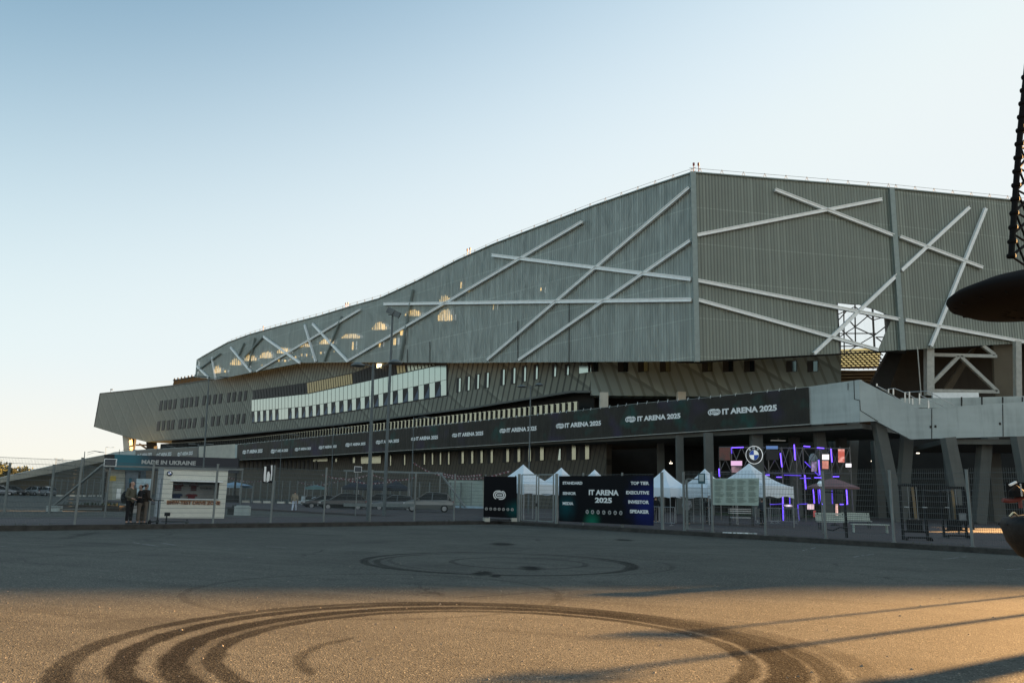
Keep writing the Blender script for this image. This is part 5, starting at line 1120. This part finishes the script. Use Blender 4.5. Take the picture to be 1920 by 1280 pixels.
for i, (x, y, Y) in enumerate(((1258, 868, 95), (1636, 864, 95), (1721, 849, 93))):
    p = V(x, y, Y); o = MB().box(p, (.3, .2, .12), .5).beam(p + Vector((0, .1, 0)), p + Vector((0, .1, .3)), .02, .02).build('ceiling_lamp', mat('small_lamp_glow', (1, .85, .65), .5, emit=1.2)); tag(o, ('small warm lamp in the dark concourse left of the tents columns', 'small white lamp in the dark concourse left of the leaning columns', 'small white lamp between the two pairs of leaning columns')[i], 'lamp')
o = MB().box(V(1459, 825.5, 88), (1.6, .2, .1)).beam(V(1459, 825.5, 88), V(1459, 820, 88), .03, .03).build('ceiling_lamp', mat('tube_lamp', (.5, .5, .45), .5, emit=.1)); tag(o, 'thin tube lamp above the stage truss', 'lamp')

# ================================================================ lamp posts
def post(label, xb, xt, yb, yt, style, Y=None, h=0.0, r_=.09, group='tall lamp posts in the car parks'):
    if Y is None: g_ = G(xb, yb, h)
    else: c_ = col(xb, Y); g_ = Vector((c_.x, Y, h))
    top = V(xt, yt, g_.y); H = top.z - h; t = thing('lamp_post', label, 'lamp post', g_, 0, group)
    MB().tube((0, 0, 0), (top.x - g_.x, 0, H), r_, 8, r_ * .6).build('pole', mat('lamp_pole', (.10, .125, .13), .55, .3), t); mh = mat('lamp_head', (.12, .14, .14), .5, .3)
    if style == 'flood':
        for dx, a in ((-.55, .35), (.35, -.1)): MB().beam((dx * .5 - .22, -.1, H + .17 + a * .5), (dx * .5 + .26, -.2, H - .05 + a * .5), .2, .42).build('floodlight', mh, t)
        MB().beam((-.45, 0, H), (.45, 0, H), .06, .06).build('crossarm', mh, t)
    elif style == 'dish2':
        for s_, l_ in ((-1, r_ * 9), (1, r_ * 9)):
            MB().path([(0, 0, H - .3), (s_ * l_ * .5, 0, H - .05), (s_ * l_, 0, H + (.12 if s_ > 0 else -.05))], .03).build('arm', mh, t)
            MB().lathe((s_ * l_, 0, H + (.05 if s_ > 0 else -.15)), [(.001, .22), (.18, .2), (.40, .08), (.42, 0), (.001, -.02)], 14).build('lamp_head', mh, t, smooth=True)
    elif style == 'arm':
        L = 1.9; MB().path([(0, 0, H - .15), (L * .5, 0, H + .12), (L, 0, H - .1)], .035).path([(0, 0, H - .5), (L * .5, 0, H - .12)], .02).build('arm', mh, t)
        MB().beam((L * .55, 0, H + .08), (L * 1.3, 0, H - .1), .22, .1).build('lamp_head', mh, t)
    elif style == 'twin':
        for s_ in (-1, 1): MB().path([(0, 0, H - .2), (s_ * .9, 0, H)], .03).build('arm', mh, t); MB().box((s_ * 1.2, 0, H), (.9, .3, .12)).build('lamp_head', mh, t)
    return t
post('tallest lamp post with two square floodlights at its top', 720, 736, 966, 590, 'flood', h=HZ, r_=.13)
post('tall post with two dish lamps beside the floodlight mast', 690, 700, 975.5, 682, 'dish2', h=HZ, r_=.12)
post('twin dish lamp post rising behind the leftmost white tent', 991, 995, 960, 723, 'dish2', Y=74, r_=.09)
post('single arm lamp post in front of the banner, third from the floodlight mast', 772, 776, 935, 782, 'arm', Y=92, r_=.08)
post('single arm lamp post left of the floodlight mast', 622, 625, 935, 801, 'arm', Y=112, r_=.08)
post('single arm lamp post above the hanging black and white flag', 523, 529, 937, 814, 'arm', Y=128, r_=.08)
post('slender post with camera heads rising behind the white kiosk', 380, 392, 940, 706, 'twin', Y=85, r_=.11)
post('short post just left of the slender camera post', 369, 372, 940, 832, 'twin', Y=110, r_=.09)
post('single arm lamp post above the right half of the teal pavilion', 293, 295, 940, 836, 'arm', Y=135, r_=.08)
post('single arm lamp post above the left corner of the teal pavilion', 222, 224, 940, 842, 'arm', Y=140, r_=.08)
post('single arm lamp post on the far left below the ramp parapet', 156, 159, 935, 846, 'arm', Y=120, r_=.09)
post('thin twin headed lamp post rising behind the ramp near the left tip', 198, 198.5, 930, 838, 'twin', Y=330, r_=.1)
post('thin twin headed lamp post far away at the left edge', 104, 105, 925, 859.5, 'twin', Y=280, r_=.1)
# solar boxes on posts
def solar(label, x0, x1, y0, y1, Y):
    a = V((x0 + x1) / 2, y1, Y); b = V((x0 + x1) / 2, y0, Y); w_ = V(x1, y0, Y).x - V(x0, y0, Y).x; h_ = b.z - a.z
    t = thing('solar_panel', label, 'solar panel', (a.x, Y, HZ), R(12), 'small solar panels on the rear gates')
    MB().box((0, 0, a.z - HZ + h_ / 2), (w_, .06, h_)).build('frame', M_BRACE, t); MB().box((0, -.04, a.z - HZ + h_ / 2), (w_ * .88, .02, h_ * .84)).build('cells', mat('solar_cell', (.03, .045, .06), .25), t); MB().box((0, .08, (a.z - HZ) / 2), (.07, .07, a.z - HZ)).build('post', M_POST, t)
solar('framed solar panel on a post at the left corner of the teal pavilion', 195.5, 217, 859.5, 873.5, 41); solar('framed solar panel on a post left of the tall dish lamp post', 664, 678, 874, 885, 56)

# ================================================================ rear gates and fences
RG = Plane(G(20, 960), G(452, 953)); rg = thing('sliding_gate', 'wide sliding gate frame with diagonal brace behind the left fence', 'gate', G(92, 962))
q = MB()
for xb, yb, xt, yt in ((8, 960, 19, 867), (92, 963, 102, 870), (191, 950, 195.5, 866), (450, 952, 455, 880)):
    a = G(xb, yb); b = V(xt, yt, a.y); MB().beam(a, b, .11, .11, (0, 1, 0)).build('post', M_POST, rg, world=True)
a, b = G(191, 950), G(450, 952); MB().beam(V(195, 873, a.y), V(456, 880, b.y), .13, .16).build('top_rail', M_POST, rg, world=True)
a = G(98, 960); MB().beam(V(102, 946, a.y), V(193, 871, 46), .11, .11).build('brace', M_POST, rg, world=True); MB().beam(V(104, 954, a.y), V(191, 954, a.y), .10, .10).build('bottom_rail', M_POST, rg, world=True)
MB().box((V(102, 953, a.y)), (.8, .5, .35)).build('counterweight', M_CONC, rg, world=True)
pr_ = Plane(G(92, 963), G(191, 950)); mesh_panel(rg, pr_, .2, pr_.L - .2, .3, 3.3, 0, .12, .004)
rg2 = thing('sliding_gate', 'sliding gate frame with diagonal brace in front of the parked cars', 'gate', G(645, 952)); 
for xb, yb, xt, yt in ((645, 951, 650, 881), (664, 951, 667, 882), (763, 955, 768, 884), (823, 957, 826, 886)):
    a = G(xb, yb); b = V(xt, yt, a.y); MB().beam(a, b, .12, .12, (0, 1, 0)).build('post', M_POST, rg2, world=True)
MB().beam(V(645, 882, 68), V(830, 887, 63), .12, .14).build('top_rail', M_POST, rg2, world=True); MB().beam(V(645, 946, 66), V(775, 947, 63), .12, .25).build('bottom_rail', M_POST, rg2, world=True)
MB().beam(V(826, 887, 62), V(872, 950, 60), .1, .1).build('brace', M_POST, rg2, world=True)
rf_ = Plane(col(404, 128), col(905, 96)); zz0 = .02; nP = 62
def rearfence(label, x0, x1, plane, nP, zt):
    s0_, s1_ = plane.s_of(plane.W(x0, 930)), plane.s_of(plane.W(x1, 930)); rfe = thing('rear_fence', label, 'fence', plane.at(s0_, 0)); stp = (s1_ - s0_) / nP
    p0 = None
    for i in range(nP + 1):
        a = plane.at(s0_ + stp * i, 0)
        if p0 is None: p0 = MB().beam(a, a + Vector((0, 0, zt)), .12, .12, plane.n3).build('post', M_POST, rfe, world=True)
        else:
            c = p0.copy(); C.objects.link(c); c.parent = rfe; c.matrix_parent_inverse = p0.matrix_parent_inverse.copy(); c.location = (a - plane.at(s0_, 0))
    mb = MB(); k = s0_
    while k < s1_: mb.tube(plane.at(k, .1), plane.at(k, zt - .1), .006, 3); k += .22
    for j in range(9): mb.tube(plane.at(s0_, .1 + (zt - .2) * j / 8), plane.at(s1_, .1 + (zt - .2) * j / 8), .012, 3)
    mb.build('mesh_panel', M_WIRE, rfe, world=True)
rearfence('long rear mesh fence below the middle of the stadium banner', 424, 905, rf_, 30, 3.2)
rearfence('long rear mesh fence below the sloping ramp on the far left', 90, 200, Plane(col(90, 150), col(200, 136)), 9, 3.0)
kk = MB().prism([[(-.5, -.22, 0), (.5, -.22, 0), (.5, .22, 0), (-.5, .22, 0)]], (0, 0, -1), .34).build('kerb_block', mat('white_block', (.62, .60, .52), .8, var=.15)); first = True
blk = [112, 137, 155, 172, 188, 426, 441, 461, 482, 501, 527, 549, 600]
for i, x in enumerate(blk):
    y = 931 if x < 200 else 941 + (x - 426) * .035; g_ = G(x, y)
    o = kk if first else kk.copy()
    if not first: C.objects.link(o)
    first = False; o.location = g_; o.rotation_euler = (0, 0, R(-8))
    tag(o, 'white painted kerb block in the row along the foot of the rear fence', 'kerb block', 'white kerb blocks along the rear fence')
cb_ = MB().box((0, 0, .3), (1.0, .5, .6)).box((0, 0, .63), (.8, .36, .06)).build('concrete_block', M_CONC); tag(cb_, 'rough concrete block on the lot right of the white kiosk', 'concrete block'); cb_.location = G(454, 965.5); cb_.rotation_euler = (0, 0, .1)
cc_ = MB().box((0, 0, .25), (.9, .9, .5)).lathe((0, 0, .5), [(.35, 0), (.3, .15), (.001, .2)], 8).build('concrete_block', M_DK2); tag(cc_, 'dark low concrete base just left of the pale concrete block', 'concrete block'); cc_.location = G(442, 964)
fb = MB().box((0, 0, .2), (4.4, 1.1, .4)).build('planter', mat('planter_soil', (.05, .042, .033), .95)); tag(fb, 'low dark planter box on the lot behind the sliding gate', 'planter'); fb.location = G(172, 957)
pl_ = MB()
for i in range(60): x, y = random.uniform(-2, 2), random.uniform(-.4, .4); a = random.uniform(0, 6); pl_.add([(x, y, .4), (x + .12 * math.cos(a), y + .12 * math.sin(a), .42), (x + .05, y, .55 + random.random() * .2)], [(0, 1, 2)])
pl2 = pl_.build('plants', mat('weed_dark', (.03, .045, .02), .9), fb)
# hanging flag
fl = thing('flag', 'black banner flag with white strokes hung on the left fence', 'flag', FL.W(504, 905)); Pf = FL.shift(.06)
MB().prism([[Pf.W(493, 905), Pf.W(511, 905), Pf.W(512, 871), Pf.W(494, 873)]], FL.n3, .02).build('cloth', M_BLK, fl, world=True); q = MB()
for pts in (((496, 874), (499.5, 874.5), (499, 885), (498, 903), (494.5, 902), (494.5, 892)), ((508, 872), (511, 871.5), (510.5, 890), (509, 901), (507, 900), (508.5, 885)), ((502, 884), (504.5, 883), (506.5, 889), (505, 901), (500.5, 904), (499.5, 899), (500.5, 890))):
    q.prism([[Pf.W(x, y, .015) for x, y in pts]], FL.n3, .008)
q.build('white_strokes', M_WHT, fl, world=True)
# bunting strings with small flags
def bunting(label, a, b, n, sag):
    mb = MB(); a, b = Vector(a), Vector(b); P_ = [a.lerp(b, i / 24) - Vector((0, 0, sag * math.sin(math.pi * i / 24))) for i in range(25)]; t = thing('bunting', label, 'bunting', a, 0, 'strings of red and white flags'); mb.path(P_, .02, 3).build('string', M_DK2, t, world=True)
    for nm, cl in (('white_flags', (.42, .34, .34)), ('red_flags', (.16, .05, .06))):
        q = MB()
        for i in range(n):
            if (i % 2 == 0) != (nm[0] == 'w'): continue
            k = i / n; p = a.lerp(b, k) - Vector((0, 0, sag * math.sin(math.pi * k))); s_ = random.uniform(.09, .16); an = random.uniform(-.5, .5)
            dx = Vector((math.cos(an), math.sin(an), 0)) * s_; q.add([p - dx, p + dx, p - Vector((0, 0, s_ * 1.6))], [(0, 1, 2)])
        q.build(nm, mat(nm, cl, .8, var=.3, sc=2), t, world=True)
for lab, x0, y0, x1, y1, Y0, Y1, n, sg__ in (('bunting string right of the kiosk at fence height', 430, 894, 500, 899, 120, 120, 26, .4), ('bunting string above the walking person', 560, 903, 640, 899, 118, 112, 26, .5), ('bunting string hanging behind the solar panel', 605, 889, 700, 886, 100, 100, 30, .6), ('bunting string between the two tall poles', 700, 889, 780, 893, 98, 98, 26, .5), ('steep bunting string falling to the pale container', 775, 866, 836, 890, 96, 90, 20, .3), ('bunting string above the pale container', 820, 884, 905, 888, 92, 88, 34, .3), ('upper bunting string left of the emblem banner', 835, 892, 960, 880, 86, 80, 36, .5), ('lower bunting string over the dark stall tents', 640, 895, 740, 900, 90, 90, 28, .4)):
    bunting(lab, V(x0, y0, Y0), V(x1, y1, Y1), n, sg__)
# dark stall tents and canopy in the rear lot
def stall(label, x, Y, w_, h_, m, z0=2.3):
    c_ = col(x, Y); t = thing('market_stall', label, 'stall', (c_.x, Y, 0), R(random.uniform(-10, 10)), 'stalls in the rear lot'); q = MB()
    q.add([(-w_, -w_, z0), (w_, -w_, z0), (w_, w_, z0), (-w_, w_, z0), (0, 0, z0 + h_)], [(0, 1, 4), (1, 2, 4), (2, 3, 4), (3, 0, 4)]); q.box((0, -w_, z0 - .15), (2 * w_, .03, .3)); q.box((0, w_, z0 - .15), (2 * w_, .03, .3)); q.build('canopy', m, t)
    for a in (-w_, w_):
        for b in (-w_, w_): MB().box((a, b, z0 / 2), (.06, .06, z0)).build('leg', M_LEG, t)
    MB().box((0, -w_ + .3, .5), (2 * w_ - .3, .5, 1.0)).build('counter', M_DK2, t)
M_DT = mat('dark_canvas', (.03, .035, .045), .9); stall('dark peaked stall tent behind the solar panel', 672, 92, 1.6, .9, M_DT); stall('dark peaked stall tent between the tall lamp posts', 706, 92, 1.6, .9, M_DT); stall('dark peaked stall tent behind the grey estate car', 742, 94, 1.6, .9, M_DT); stall('blue white canopy stall right of the kiosk', 440, 110, 1.7, .5, mat('blue_canvas', (.30, .45, .58), .8)); stall('pale teal stall left of the dark parked cars', 592, 108, 1.3, .3, mat('teal_canvas', (.12, .22, .22), .8))
o = MB().box((0, 0, .25), (2.8, 1.2, .5)).box((-.8, 0, .8), (.5, .5, .6)).lathe((.7, 0, .5), [(.5, 0), (.45, .4), (.001, .6)], 10).build('display_stand', mat('pale_stand', (.4, .46, .48), .7)); tag(o, 'low pale display stand between walking person and dark cars', 'display'); o.location = G(580, 946)

# ================================================================ cars
def make_car(label, loc, rz, cm, L=4.5, W_=1.8, H=1.6, kind='suv', group='cars parked beyond the fence'):
    t = thing('parked_car', label, 'car', loc, rz, group); k = L / 4.5; hs = H / 1.6
    # stations along x: (x, low z, belt z, half width)
    st_ = [(-2.25, .45, .75, .62), (-2.15, .30, .92, .80), (-1.6, .24, 1.0, .9), (-.6, .22, .98, .9), (.6, .22, .96, .9), (1.3, .24, .93, .88), (1.95, .28, .82, .80), (2.2, .38, .68, .66)]
    if kind == 'sedan': st_[0] = (-2.25, .45, .8, .62); st_[1] = (-2.15, .3, .95, .8)
    mb = MB(); V_ = []
    for x, z0, z1, w_ in st_:
        x *= k; z1 *= hs; w_ *= W_ / 1.8; V_ += [(x, -w_ * .92, z0), (x, -w_, (z0 + z1) * .5), (x, -w_ * .93, z1), (x, 0, z1 + .05), (x, w_ * .93, z1), (x, w_, (z0 + z1) * .5), (x, w_ * .92, z0)]
    fs = []; n = 7
    for i in range(len(st_) - 1):
        for j in range(n): fs.append((i * n + j, i * n + (j + 1) % n, (i + 1) * n + (j + 1) % n, (i + 1) * n + j))
    fs += [tuple(range(n)), tuple(range((len(st_) - 1) * n, len(st_) * n))]; mb.add(V_, fs); b = mb.build('body', cm, t)
    bv = b.modifiers.new('bv', 'BEVEL'); bv.width = .04; bv.segments = 2
    rr_ = {'suv': [(-2.0, 1.0), (-1.65, 1.5), (-.6, 1.6), (.25, 1.56), (1.15, .98)], 'sedan': [(-1.75, .98), (-1.05, 1.38), (-.3, 1.44), (.35, 1.4), (1.15, .95)]}[kind]
    mb = MB(); V_ = []
    for x, z in rr_:
        w_ = .80 if z < 1.1 else .64; V_ += [(x * k, -w_ * W_ / 1.8, min(z, 1.0) * hs * .98), (x * k, -(.66 if z > 1.1 else .8) * W_ / 1.8, z * hs - .03), (x * k, (.66 if z > 1.1 else .8) * W_ / 1.8, z * hs - .03), (x * k, w_ * W_ / 1.8, min(z, 1.0) * hs * .98)]
    for i in range(len(rr_)): V_[4 * i] = (V_[4 * i][0], -.82 * W_ / 1.8, .95 * hs); V_[4 * i + 3] = (V_[4 * i + 3][0], .82 * W_ / 1.8, .95 * hs)
    fs = [(4 * i + j, 4 * i + j + 1, 4 * i + j + 5, 4 * i + j + 4) for i in range(len(rr_) - 1) for j in range(3)]; mb.add(V_, fs + [(0, 1, 2, 3), tuple(4 * (len(rr_) - 1) + j for j in (3, 2, 1, 0))]); mb.build('windows', M_DGL, t)
    mb = MB(); rp_ = [(x, z) for x, z in rr_ if z > 1.2]; V_ = []
    for x, z in rp_: V_ += [(x * k, -.66 * W_ / 1.8, z * hs - .02), (x * k, 0, z * hs + .03), (x * k, .66 * W_ / 1.8, z * hs - .02), (x * k, .66 * W_ / 1.8, z * hs - .06), (x * k, -.66 * W_ / 1.8, z * hs - .06)]
    mb.add(V_, [(5 * i + j, 5 * i + (j + 1) % 5, 5 * i + 5 + (j + 1) % 5, 5 * i + 5 + j) for i in range(len(rp_) - 1) for j in range(5)] + [(0, 1, 2, 3, 4), tuple(5 * (len(rp_) - 1) + j for j in range(5))])
    for s_ in (-1, 1):
        for a, b2_ in (((rr_[1], (rr_[1][0] - .05, .97))), ((rr_[2][0] + .25, rr_[2][1] * .99), (rr_[2][0] + .3, .97)), (rr_[3], (rr_[4][0], .97)), ((rr_[1][0], rr_[1][1]), (rr_[0][0], .97))):
            mb.beam((a[0] * k, s_ * .67 * W_ / 1.8, a[1] * hs - .04), (b2_[0] * k, s_ * .83 * W_ / 1.8, b2_[1] * hs), .06, .06)
    mb.build('roof', cm, t)
    for x in (-1.4 * k, 1.38 * k):
        for s_ in (-1, 1):
            wh = MB().tube((x, s_ * (W_ / 2 - .22), .33), (x, s_ * (W_ / 2 + .01), .33), .33, 18).build('wheel', M_BLK, t); MB().tube((x, s_ * (W_ / 2), .33), (x, s_ * (W_ / 2 + .02), .33), .2, 10).build('rim', M_LEG, wh)
    for s_ in (-1, 1):
        MB().box((2.1 * k, s_ * .58, .70 * hs), (.16, .34, .12)).build('headlight', mat('headlight_glass', (.5, .52, .52), .15), t); MB().box((-2.17 * k, s_ * .66, .86 * hs), (.10, .26, .14)).build('tail_light', mat('tail_red', (.25, .015, .01), .3), t)
        MB().box((.85 * k, s_ * (W_ / 2 + .05), 1.0 * hs), (.16, .14, .12)).build('mirror', cm, t)
    MB().box((2.22 * k, 0, .45), (.03, .5, .11)).build('number_plate', M_WHTD, t); return t
def paint(n, c):
    t = NT(n); t.base(c, .3, .3, .5); t.b.inputs['Coat Weight'].default_value = .6; return t.m
M_CG = paint('grey_paint', (.17, .18, .17)); M_CB = paint('black_paint', (.018, .02, .022)); M_CS = paint('silver_paint', (.2, .22, .24)); M_CW = paint('white_paint', (.32, .34, .35))
d_ = lambda x, y, h=.0: G(x, y, h)
make_car('grey estate car nearest the rear gate, left of the pale container', d_(803, 959.5, HZ), R(184), M_CG, L=4.5, H=1.72)
make_car('black saloon with white plate at the left end of the dark cars', d_(606, 953.5), R(205), M_CB, H=1.5, kind='sedan')
make_car('black car second from left among the dark cars behind the gate', d_(640, 956), R(200), M_CB, L=4.6, H=1.62)
make_car('dark grey car partly behind the tall dish lamp post', d_(707, 956), R(195), paint('dark_grey_paint', (.07, .08, .08)), H=1.65)
make_car('dark blue grey hatchback directly left of the grey estate car', d_(737, 957.5), R(190), paint('blue_grey_paint', (.09, .11, .12)), H=1.55)
for x, y, m, lab, rz in ((2, 928, M_CS, 'silver car at the left edge of the far car row', 20), (26, 928, M_CB, 'dark car between silver ones in the far left row', 10), (62, 928.5, M_CW, 'white car in the far left row under the ramp', 160), (82, 929, M_CS, 'silver hatchback at the right end of the far left row', 160), (43, 927, M_CB, 'second dark car in the far left row beside the white one', 200)):
    make_car(lab, d_(x, y), R(rz), m, group='cars in the far left row')
# ================================================================ right edge: dark mast, canopy disc and rounded drum
M_IRON = mat('black_iron', (.006, .006, .006), .8, 0, spec=.15)
Y9 = 7.0; bs = col(1975, Y9)
sc = thing('mast_sculpture', 'black iron mast with wide round disc and lattice top at the right edge', 'sculpture', (bs.x, Y9, 0))
def Sx(x, y, dy=0): return V(x, y, Y9 + dy)
r0 = Sx(1975, 1000).x - Sx(1885, 1000).x
zt_ = Sx(1905, 965).z; zl_ = Sx(1905, 1050).z; hd_ = zt_ - zl_
M_IRON2 = NT('scuffed_iron'); M_IRON2.base(M_IRON2.mix(M_IRON2.rng(M_IRON2.noise(6, 6, .7), .5, .7), (.006, .006, .006), (.03, .024, .018)), .6, 0, .3); M_IRON2.bump(M_IRON2.noise(22, 5), .4, .01); M_IRON2 = M_IRON2.m
MB().lathe((0, 0, zl_), [(.001, 0), (r0 * .55, .0), (r0 * .72, hd_ * .10), (r0 * .90, hd_ * .4), (r0 * 1.0, hd_ * .78), (r0 * .93, hd_ * .94), (r0 * .6, hd_ * 1.0), (r0 * .3, hd_ * 1.06), (.001, hd_ * 1.07)], 40).build('drum', M_IRON2, sc, smooth=True)
for a in range(0, 360, 30): MB().lathe((r0 * .99 * math.cos(R(a)), r0 * .99 * math.sin(R(a)), zl_ + hd_ * .78), [(.001, -.012), (.014, 0), (.001, .012)], 6).build('rivet', M_IRON2, sc)
MB().tube((0, 0, 0), (0, 0, zl_ + .02), .07, 12).lathe((0, 0, 0), [(.001, .04), (.2, .04), (.24, 0)], 20).build('leg', M_IRON, sc)
MB().tube((0, 0, zt_), (0, 0, Sx(1975, 540).z), .05, 12).build('pole', M_IRON, sc)
zc = Sx(1975, 560).z; rd = (Sx(1975, 560).x - Sx(1783, 560).x) * .73
MB().lathe((0, 0, zc), [(.001, -rd * .18), (rd * .35, -rd * .2), (rd * .75, -rd * .16), (rd * .965, -rd * .06), (rd, rd * .02), (rd * .99, rd * .05), (rd * .9, rd * .12), (rd * .55, rd * .26), (rd * .2, rd * .36), (.001, rd * .4)], 48).build('disc', mat('matt_black_iron', (.010, .008, .007), .9, spec=.1), sc, smooth=True)
for a in range(0, 360, 20): MB().beam((rd * .3 * math.cos(R(a)), rd * .3 * math.sin(R(a)), zc - rd * .205), (rd * .93 * math.cos(R(a)), rd * .93 * math.sin(R(a)), zc - rd * .085), .012, .012).build('rib', M_IRON, sc)
lt = MB(); A_ = [(1896, 480), (1900, 420), (1907, 320), (1914, 235), (1926, 120)]; B_ = [(1925, 500), (1932, 400), (1936, 300), (1938, 220), (1942, 120)]
PA_ = [Sx(*p, 0) for p in A_]; PB_ = [Sx(*p, .2) for p in B_]
lt.path(PA_, .027, 8); lt.path(PB_, .025, 8)
for i in range(9):
    k = i / 9; k2 = (i + 1) / 9; f_ = lambda P, k: P[0].lerp(P[-1], k); lt.tube(f_(PA_, k), f_(PB_, k2), .013, 6); lt.tube(f_(PB_, k), f_(PA_, k2), .010, 6); lt.tube(f_(PA_, k), f_(PB_, k), .010, 6)
lt.build('lattice', M_IRON, sc, world=True)
for i in range(14):
    k = i / 14; p = PA_[0].lerp(PA_[-1], k) + Vector((.02 * math.sin(i * 2), 0, 0)); 
    for a, b in zip(PA_, PA_[1:]):
        if a.z <= PA_[0].z + (PA_[-1].z - PA_[0].z) * k <= b.z: kk_ = (PA_[0].z + (PA_[-1].z - PA_[0].z) * k - a.z) / (b.z - a.z); p = a.lerp(b, kk_)
    MB().lathe(p, [(.026, -.02), (.037, -.016), (.041, 0), (.037, .016), (.026, .02)], 12).build('clamp', M_IRON, sc, world=True)
q = MB(); q.path([Sx(1893, 968), Sx(1900, 960.5), Sx(1903, 962), Sx(1909, 968)], .009).build('chrome_hook', mat('lit_chrome', (.8, .6, .35), .2, .9), sc, world=True)
MB().beam(Sx(1893, 909), Sx(1905, 903), .025, .016).build('white_tip', M_WHT, sc, world=True)
q = MB(); q.path([Sx(1880, 937), Sx(1890, 938.5), Sx(1902, 938), Sx(1912, 934), Sx(1922, 931)], .019, 8); q.path([Sx(1912, 934), Sx(1914, 952)], .016).build('red_arm', mat('dull_red_iron', (.12, .025, .02), .6), sc, world=True)
MB().box(Sx(1907, 918, .2), (.11, .13, .13)).lathe(Sx(1907, 926), [(.07, -.025), (.065, .025), (.001, .08)], 10).build('box', M_IRON, sc, world=True)
for i in range(7): MB().lathe(Sx(1913.5 + i * .45, 908 + i * 3.4, -.15), [(.001, -.010), (.009, 0), (.001, .010)], 8).build('bead', M_WHTD, sc, world=True)

# ================================================================ trees
def tree(label, loc, h, r_, seed, n=1500, cl=(.075, .085, .03), group=None, leaf=.3):
    random.seed(seed); t = thing('tree', label, 'tree', loc, 0, group); tr_ = MB().tube((0, 0, 0), (.1, 0, h * .45), r_ * .09, 8, r_ * .05); cl_ = []
    for i in range(9):
        a = i * 2.4; z = h * random.uniform(.38, .85); rr_ = r_ * random.uniform(.3, .8); e_ = Vector((math.cos(a) * rr_, math.sin(a) * rr_, z)); tr_.tube((.08, 0, h * .38), e_, r_ * .035, 5, r_ * .01); cl_.append((e_, r_ * random.uniform(.35, .55)))
    cl_.append((Vector((0, 0, h * .8)), r_ * .55)); tr_.build('trunk', mat('bark', (.06, .045, .035), .9), t); cr = MB()
    for i in range(n):
        c_, q_ = random.choice(cl_); u = Vector((random.gauss(0, 1), random.gauss(0, 1), random.gauss(0, .8))).normalized() * q_ * random.uniform(.5, 1) ** .5; p = c_ + u
        d1 = Vector((random.uniform(-1, 1), random.uniform(-1, 1), random.uniform(-1, 1))).normalized() * leaf; d2 = d1.cross(Vector((random.uniform(-1, 1), random.uniform(-1, 1), 1))).normalized() * leaf * .6
        cr.add([p - d1, p + d2, p + d1, p - d2], [(0, 1, 2, 3)])
    cr.build('crown', mat('leaf_green_%d' % (seed % 3), tuple(x * (1, .75, 1.3)[seed % 3] for x in cl), .8, var=.4, sc=.8), t); return t
for i, (x, Y, h, r_) in enumerate(((-18, 320, 11, 5), (4, 330, 10, 5), (16, 325, 8.5, 4), (32, 335, 9, 4.5), (46, 330, 8, 4), (62, 340, 7.5, 4), (-35, 315, 12, 6))):
    c_ = col(x, Y); tree(('olive green tree at the very left edge of the view', 'rounded tree second from the left edge beyond the ramp', 'small tree between two rounder ones beyond the far left cars', 'yellowish tree above the second dark far car', 'low tree above the white far car', 'lowest tree where the ramp parapet meets the treeline', 'tall tree outside the left edge')[i], (c_.x, Y, 0), h, r_, i + 20, 900, group='trees beyond the far left cars', leaf=.5)
o = MB().box((0, 0, 1.6), (9, 3, 2.6)).build('far_building', mat('sunlit_cream', (.6, .55, .42), .8)); tag(o, 'low cream building glimpsed above the far left cars', 'building'); c_ = col(40, 210); o.location = (c_.x, 210, 0)
# unseen posts added off to the right to cast long shadows across the lot
sdir = Vector((math.sin(R(SUN_AZ)), math.cos(R(SUN_AZ)), 0))
for i, (px, py, L, H) in enumerate(((1150, 1117, 34, 34 * .22), (1035, 1272, 30, 6.6), (1240, 1190, 27, 5.94), (1715, 1284, 24, 5.28))):
    g_ = G(px, py); b_ = g_ + sdir * L; t = thing('lamp_post', ('unseen shadow casting post added beyond the right edge, farthest', 'unseen shadow casting post added beyond the right edge, nearest', 'unseen shadow casting post added beyond the right edge, middle', 'stout unseen shadow casting post added closest to the camera beyond the right edge')[i], 'lamp post', (b_.x, b_.y, 0), 0, 'unseen shadow casting posts beyond the right edge')
    MB().tube((0, 0, 0), (0, 0, H), (.3, .09, .06, .30)[i], 8, (.26, .07, .05, .26)[i]).build('pole', M_POST, t); MB().beam((-.5, 0, H), (.5, 0, H), .25, .12).build('lamp_head', M_POST, t)
